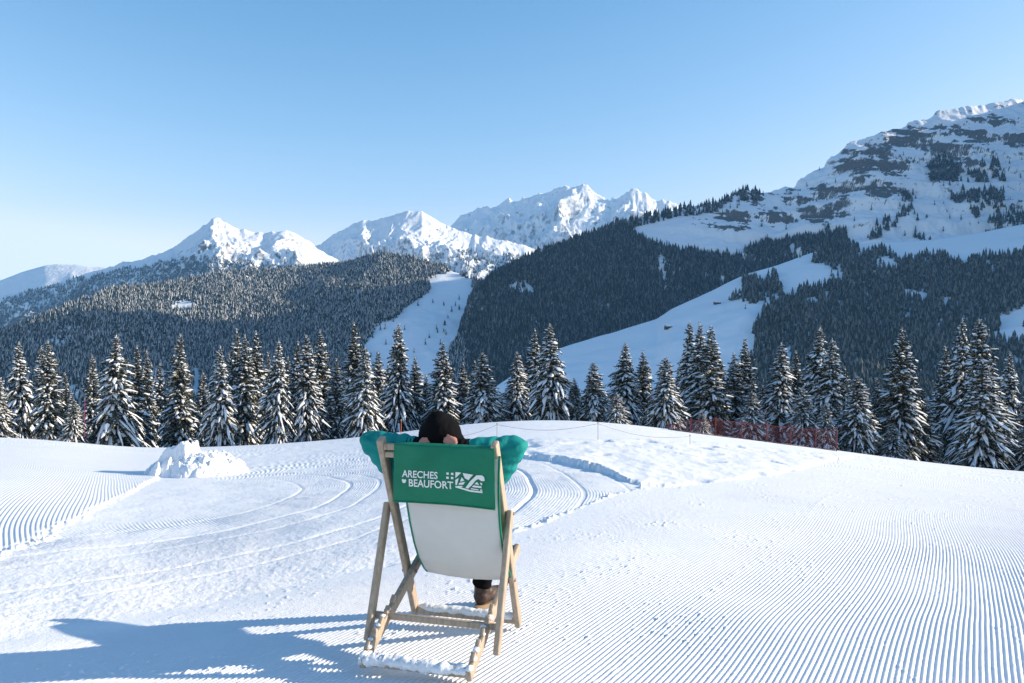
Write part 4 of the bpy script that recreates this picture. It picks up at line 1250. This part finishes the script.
def fingers(q, base, along, side, out, n=4, L=0.085, r=0.0085):
    """palm plus four unequal bent fingers and a thumb leaving the side of the palm"""
    palm_end = base + along * 0.085
    q.tube([base, base + along * 0.03, palm_end], [0.022, 0.027, 0.029], 12); q.ball(palm_end, (0.026, 0.020, 0.029), 12)
    for k in range(n):
        o = (k - 1.5) * 0.019
        Lk = L * (0.86, 1.0, 0.94, 0.74)[k]
        p0 = palm_end - along * 0.012 + side * o
        p1 = p0 + along * Lk * 0.52 + out * 0.008
        p2 = p1 + along * Lk * 0.30 + out * 0.022
        p3 = p2 + along * Lk * 0.16 + out * 0.022
        q.capsule([p0, p1, p2, p3], [r * 1.08, r, r * 0.92, r * 0.75], 8)
    t0 = base + along * 0.025 + side * -0.026
    q.capsule([t0, t0 - side * 0.030 + along * 0.022, t0 - side * 0.036 + along * 0.056 + out * 0.008], [0.0125, 0.0105, 0.0085], 8)

q = MB()
q.capsule([pelvis, waist, chest], [0.13, 0.12, 0.13], 16)
q.ball(chest + Vector((0, 0, 0.03)), (0.17, 0.11, 0.14)); q.ball(pelvis, (0.165, 0.12, 0.12))
q.capsule([chest + Vector((0, 0, 0.08)), neck, head], [0.08, 0.056, 0.058])
q.ball(head, (0.076, 0.098, 0.115)); q.ball(head + Vector((0, 0.055, -0.055)), (0.05, 0.045, 0.05))
q.ball(head + Vector((0, 0.105, -0.012)), (0.014, 0.022, 0.022)); q.ball(head + Vector((0, 0.094, 0.02)), (0.011, 0.016, 0.03))  # nose
q.ball(head + Vector((0, 0.094, -0.052)), (0.026, 0.012, 0.009))                                                                    # mouth
for s in (-1, 1):
    q.ball(head + Vector((0.078 * s, 0.0, 0.0)), (0.012, 0.022, 0.032)); q.ball(head + Vector((0.032 * s, 0.088, 0.028)), (0.016, 0.010, 0.009))
for k in (0, 1):
    q.capsule([chest + Vector((0, 0, 0.06)), sh[k], el[k]], [0.09, 0.062, 0.045])
    q.capsule([el[k], el[k].lerp(wr[k], 0.35), wr[k]], [0.044, 0.043, 0.027])
    al = (hd[k] - wr[k]).normalized()
    fingers(q, wr[k], al, Vector((0, 0, 1)), Vector((0, 1, 0)).normalized())
for h_, kn, an in ((hipR, kneeR, ankR), (hipL, kneeL, ankL)):
    q.capsule([h_, h_.lerp(kn, 0.5), kn], [0.095, 0.082, 0.058]); q.capsule([kn, kn.lerp(an, 0.35), an], [0.056, 0.056, 0.036])
toeR = ankR + Vector((0.055, 0.19, -0.075)); toeL = ankL + Vector((0.03, 0.12, 0.11))
q.capsule([ankR, ankR + Vector((0.0, 0.03, -0.05)), toeR], [0.036, 0.04, 0.026]); q.capsule([ankL, ankL + Vector((0.06, 0, 0.0)), toeL], [0.036, 0.04, 0.026])
pme = skin_mesh(q, 0.0055, 4)
person = link('person', pme, None, [M['skin']])
person.location = CH; person.rotation_euler = ROT
tag(person, 'person in teal jacket and black hood lounging with hands behind the head', 'person')

def cloth(name, mb, voxel, m, folds, parent=person, seed=0, smooth=6):
    me = skin_mesh(mb, voxel, smooth)
    a, n = verts_np(me)
    set_verts(me, a + n * folds(a)[:, None])
    return link(name, me, parent, [m])

q = MB()
q.capsule([pelvis + Vector((0, 0, 0.03)), waist, chest], [0.135, 0.132, 0.145], 16)
q.ball(chest + Vector((0, 0.0, 0.03)), (0.205, 0.13, 0.16)); q.ball(pelvis + Vector((0, 0.01, 0.03)), (0.185, 0.13, 0.115))
q.capsule([chest + Vector((0, 0, 0.08)), neck + Vector((0, 0.02, -0.02))], [0.11, 0.085])
for k in (0, 1):
    s = (-1, 1)[k]
    q.capsule([chest + Vector((0.05 * s, 0, 0.04)), sh[k], sh[k].lerp(el[k], 0.55), el[k]], [0.12, 0.098, 0.088, 0.070])
    q.capsule([el[k], el[k].lerp(wr[k], 0.3), el[k].lerp(wr[k], 0.75), wr[k]], [0.068, 0.064, 0.058, 0.046])
    q.ball(el[k] + Vector((-0.012 * -s, 0, 0.008)), (0.066, 0.07, 0.066))
axes = [(sh[k], el[k], wr[k]) for k in (0, 1)]
def sleeve_folds(a):
    f = 0.006 * fbm(a[:, 0] * 11, a[:, 2] * 11, 3, 501) + 0.004 * fbm(a[:, 1] * 18, a[:, 2] * 18, 3, 502)
    for k in (0, 1):
        s_, e_, w_ = [np.array(v) for v in axes[k]]
        d = np.linalg.norm(a - e_, axis=1)
        s = (-1, 1)[k]
        # creases fan from the crook of the elbow
        ang = np.arctan2(a[:, 2] - (e_[2] - 0.05), (a[:, 0] - (e_[0] - 0.13 * s)) * s)
        wv = np.cos(ang * 14 + 2.5 * fbm(a[:, 0] * 6, a[:, 2] * 6, 2, 505))
        f = f + 0.0058 * np.sign(wv) * np.abs(wv) ** 0.7 * np.exp(-(d / 0.15) ** 2)
        t = (a - e_) @ (w_ - e_) / np.dot(w_ - e_, w_ - e_)
        f = f + 0.003 * np.cos(t * 26 + a[:, 1] * 30) * sstep(0.3, 0.6, t) * sstep(0.30, 0.2, np.abs(a[:, 0] - (e_[0] + w_[0]) / 2))
    return f
jk = cloth('jacket', q, 0.008, M['teal'], sleeve_folds)
for k in (0, 1):
    d = (hd[k] - wr[k]).normalized()
    q = MB(); q.capsule([wr[k] - d * 0.012, wr[k] + d * 0.045], [0.047, 0.038])
    cloth('cuff', q, 0.006, M['black'], lambda a: 0.002 * np.cos(a[:, 0] * 260))
# hood: rounded at the crown, wide where it falls over the collar
q = MB()
hc = head
q.ball(hc + Vector((-0.006, 0.0, 0.010)), (0.116, 0.122, 0.120), 20)
q.ball(hc + Vector((-0.012, -0.02, 0.055)), (0.076, 0.085, 0.090), 20)
q.ball(hc + Vector((0.0, 0.01, -0.045)), (0.142, 0.128, 0.10), 20)
q.ball(hc + Vector((0.002, 0.015, -0.115)), (0.160, 0.126, 0.085), 20)
hood_me = skin_mesh(q, 0.007, 8)
# open the hood at the face
bm = bmesh.new(); bm.from_mesh(hood_me)
dl = [f for f in bm.faces if ((f.calc_center_median() - (hc + Vector((0, 0.13, -0.01)))) * 1.0).length < 0.092]
bmesh.ops.delete(bm, geom=dl, context='FACES'); bm.to_mesh(hood_me); bm.free()
a, n = verts_np(hood_me)
set_verts(hood_me, a + n * (0.007 * fbm(a[:, 0] * 14, a[:, 2] * 9, 3, 521))[:, None])
hood = link('hood', hood_me, person, [M['black']])
hm = hood.modifiers.new('t', 'SOLIDIFY'); hm.thickness = 0.004; hm.offset = -1
# trousers
q = MB()
q.ball(pelvis + Vector((0, 0.03, 0.0)), (0.175, 0.125, 0.10))
for h_, kn, an in ((hipR, kneeR, ankR), (hipL, kneeL, ankL)):
    q.capsule([h_, h_.lerp(kn, 0.5), kn], [0.112, 0.098, 0.078]); q.capsule([kn, kn.lerp(an, 0.4), an.lerp(kn, 0.10)], [0.076, 0.072, 0.062])
cloth('trousers', q, 0.009, M['black'], lambda a: 0.005 * fbm(a[:, 0] * 12, a[:, 2] * 16, 3, 511) + 0.003 * np.cos(a[:, 2] * 120 + a[:, 0] * 30))
# boots
def boot(ank, toe, up):
    d = (toe - ank - up * (toe - ank).dot(up)).normalized(); sd = d.cross(up).normalized()
    heel = ank - up * 0.062 - d * 0.028
    tp = heel + d * 0.225
    q = MB()
    q.capsule([ank + up * 0.055, ank - up * 0.01, ank - up * 0.045 - d * 0.01], [0.049, 0.05, 0.048], 14)
    q.capsule([heel + d * 0.02, heel + d * 0.11 + up * 0.008, tp - d * 0.01 - up * 0.004], [0.042, 0.046, 0.042], 14)
    q.ball(ank + d * 0.055 - up * 0.03, (0.045, 0.06, 0.042), 14)
    me = skin_mesh(q, 0.005, 4)
    b = link('boot', me, person, [M['boot']])
    bm = bmesh.new()
    outl = []
    for k in range(28):
        t = 2 * math.pi * k / 28
        c, s = math.cos(t), math.sin(t)
        outl.append(heel + d * (0.10 + 0.142 * c) + sd * (0.046 + 0.008 * c) * s - up * 0.040)
    lo = [bm.verts.new(v - up * 0.022) for v in outl]; hi = [bm.verts.new(v + up * 0.006) for v in outl]
    bm.faces.new(lo); bm.faces.new(hi[::-1])
    for k in range(28): bm.faces.new((lo[k], hi[k], hi[(k + 1) % 28], lo[(k + 1) % 28]))
    bmesh.ops.recalc_face_normals(bm, faces=bm.faces)
    me = bpy.data.meshes.new('sole'); bm.to_mesh(me); bm.free()
    link('sole', me, b, [M['sole']])
    q = MB()
    for k in range(4):
        c = ank + d * (0.050 + 0.018 * k) + up * (0.012 - 0.016 * k)
        q.tube([c - sd * 0.026, c + up * 0.010 + d * 0.008, c + sd * 0.026], 0.0035, 6)
    q.build('lace', M['orange'], b)
boot(ankR, toeR, Vector((0, 0, 1)))
upL = (kneeL - ankL).normalized() * -1
boot(ankL, ankL + Vector((0.0, 0.16, 0.14)), (kneeL - ankL).normalized())

# ================================================================== HAZE
HAZE = 0.000080
if HAZE > 0:
    hz = bpy.data.meshes.new('haze')
    bm = bmesh.new(); bmesh.ops.create_cube(bm, size=1.0)
    bm.to_mesh(hz); bm.free()
    o = link('haze', hz)
    x0, x1, y0, y1, z0, z1 = -6300, 6300, -200, 6600, -900, 1150
    o.location = ((x0 + x1) / 2, (y0 + y1) / 2, (z0 + z1) / 2); o.scale = (x1 - x0, y1 - y0, z1 - z0)
    m = bpy.data.materials.new('haze_air'); m.use_nodes = True; t = m.node_tree
    t.nodes.remove(t.nodes['Principled BSDF'])
    pv = t.nodes.new('ShaderNodeVolumePrincipled')
    pv.inputs['Color'].default_value = (0.24, 0.55, 1.0, 1); pv.inputs['Density'].default_value = HAZE; pv.inputs['Anisotropy'].default_value = 0.0
    t.links.new(pv.outputs[0], t.nodes['Material Output'].inputs['Volume'])
    hz.materials.append(m)
    tag(o, 'thin blue mountain air', 'haze', kind='stuff')
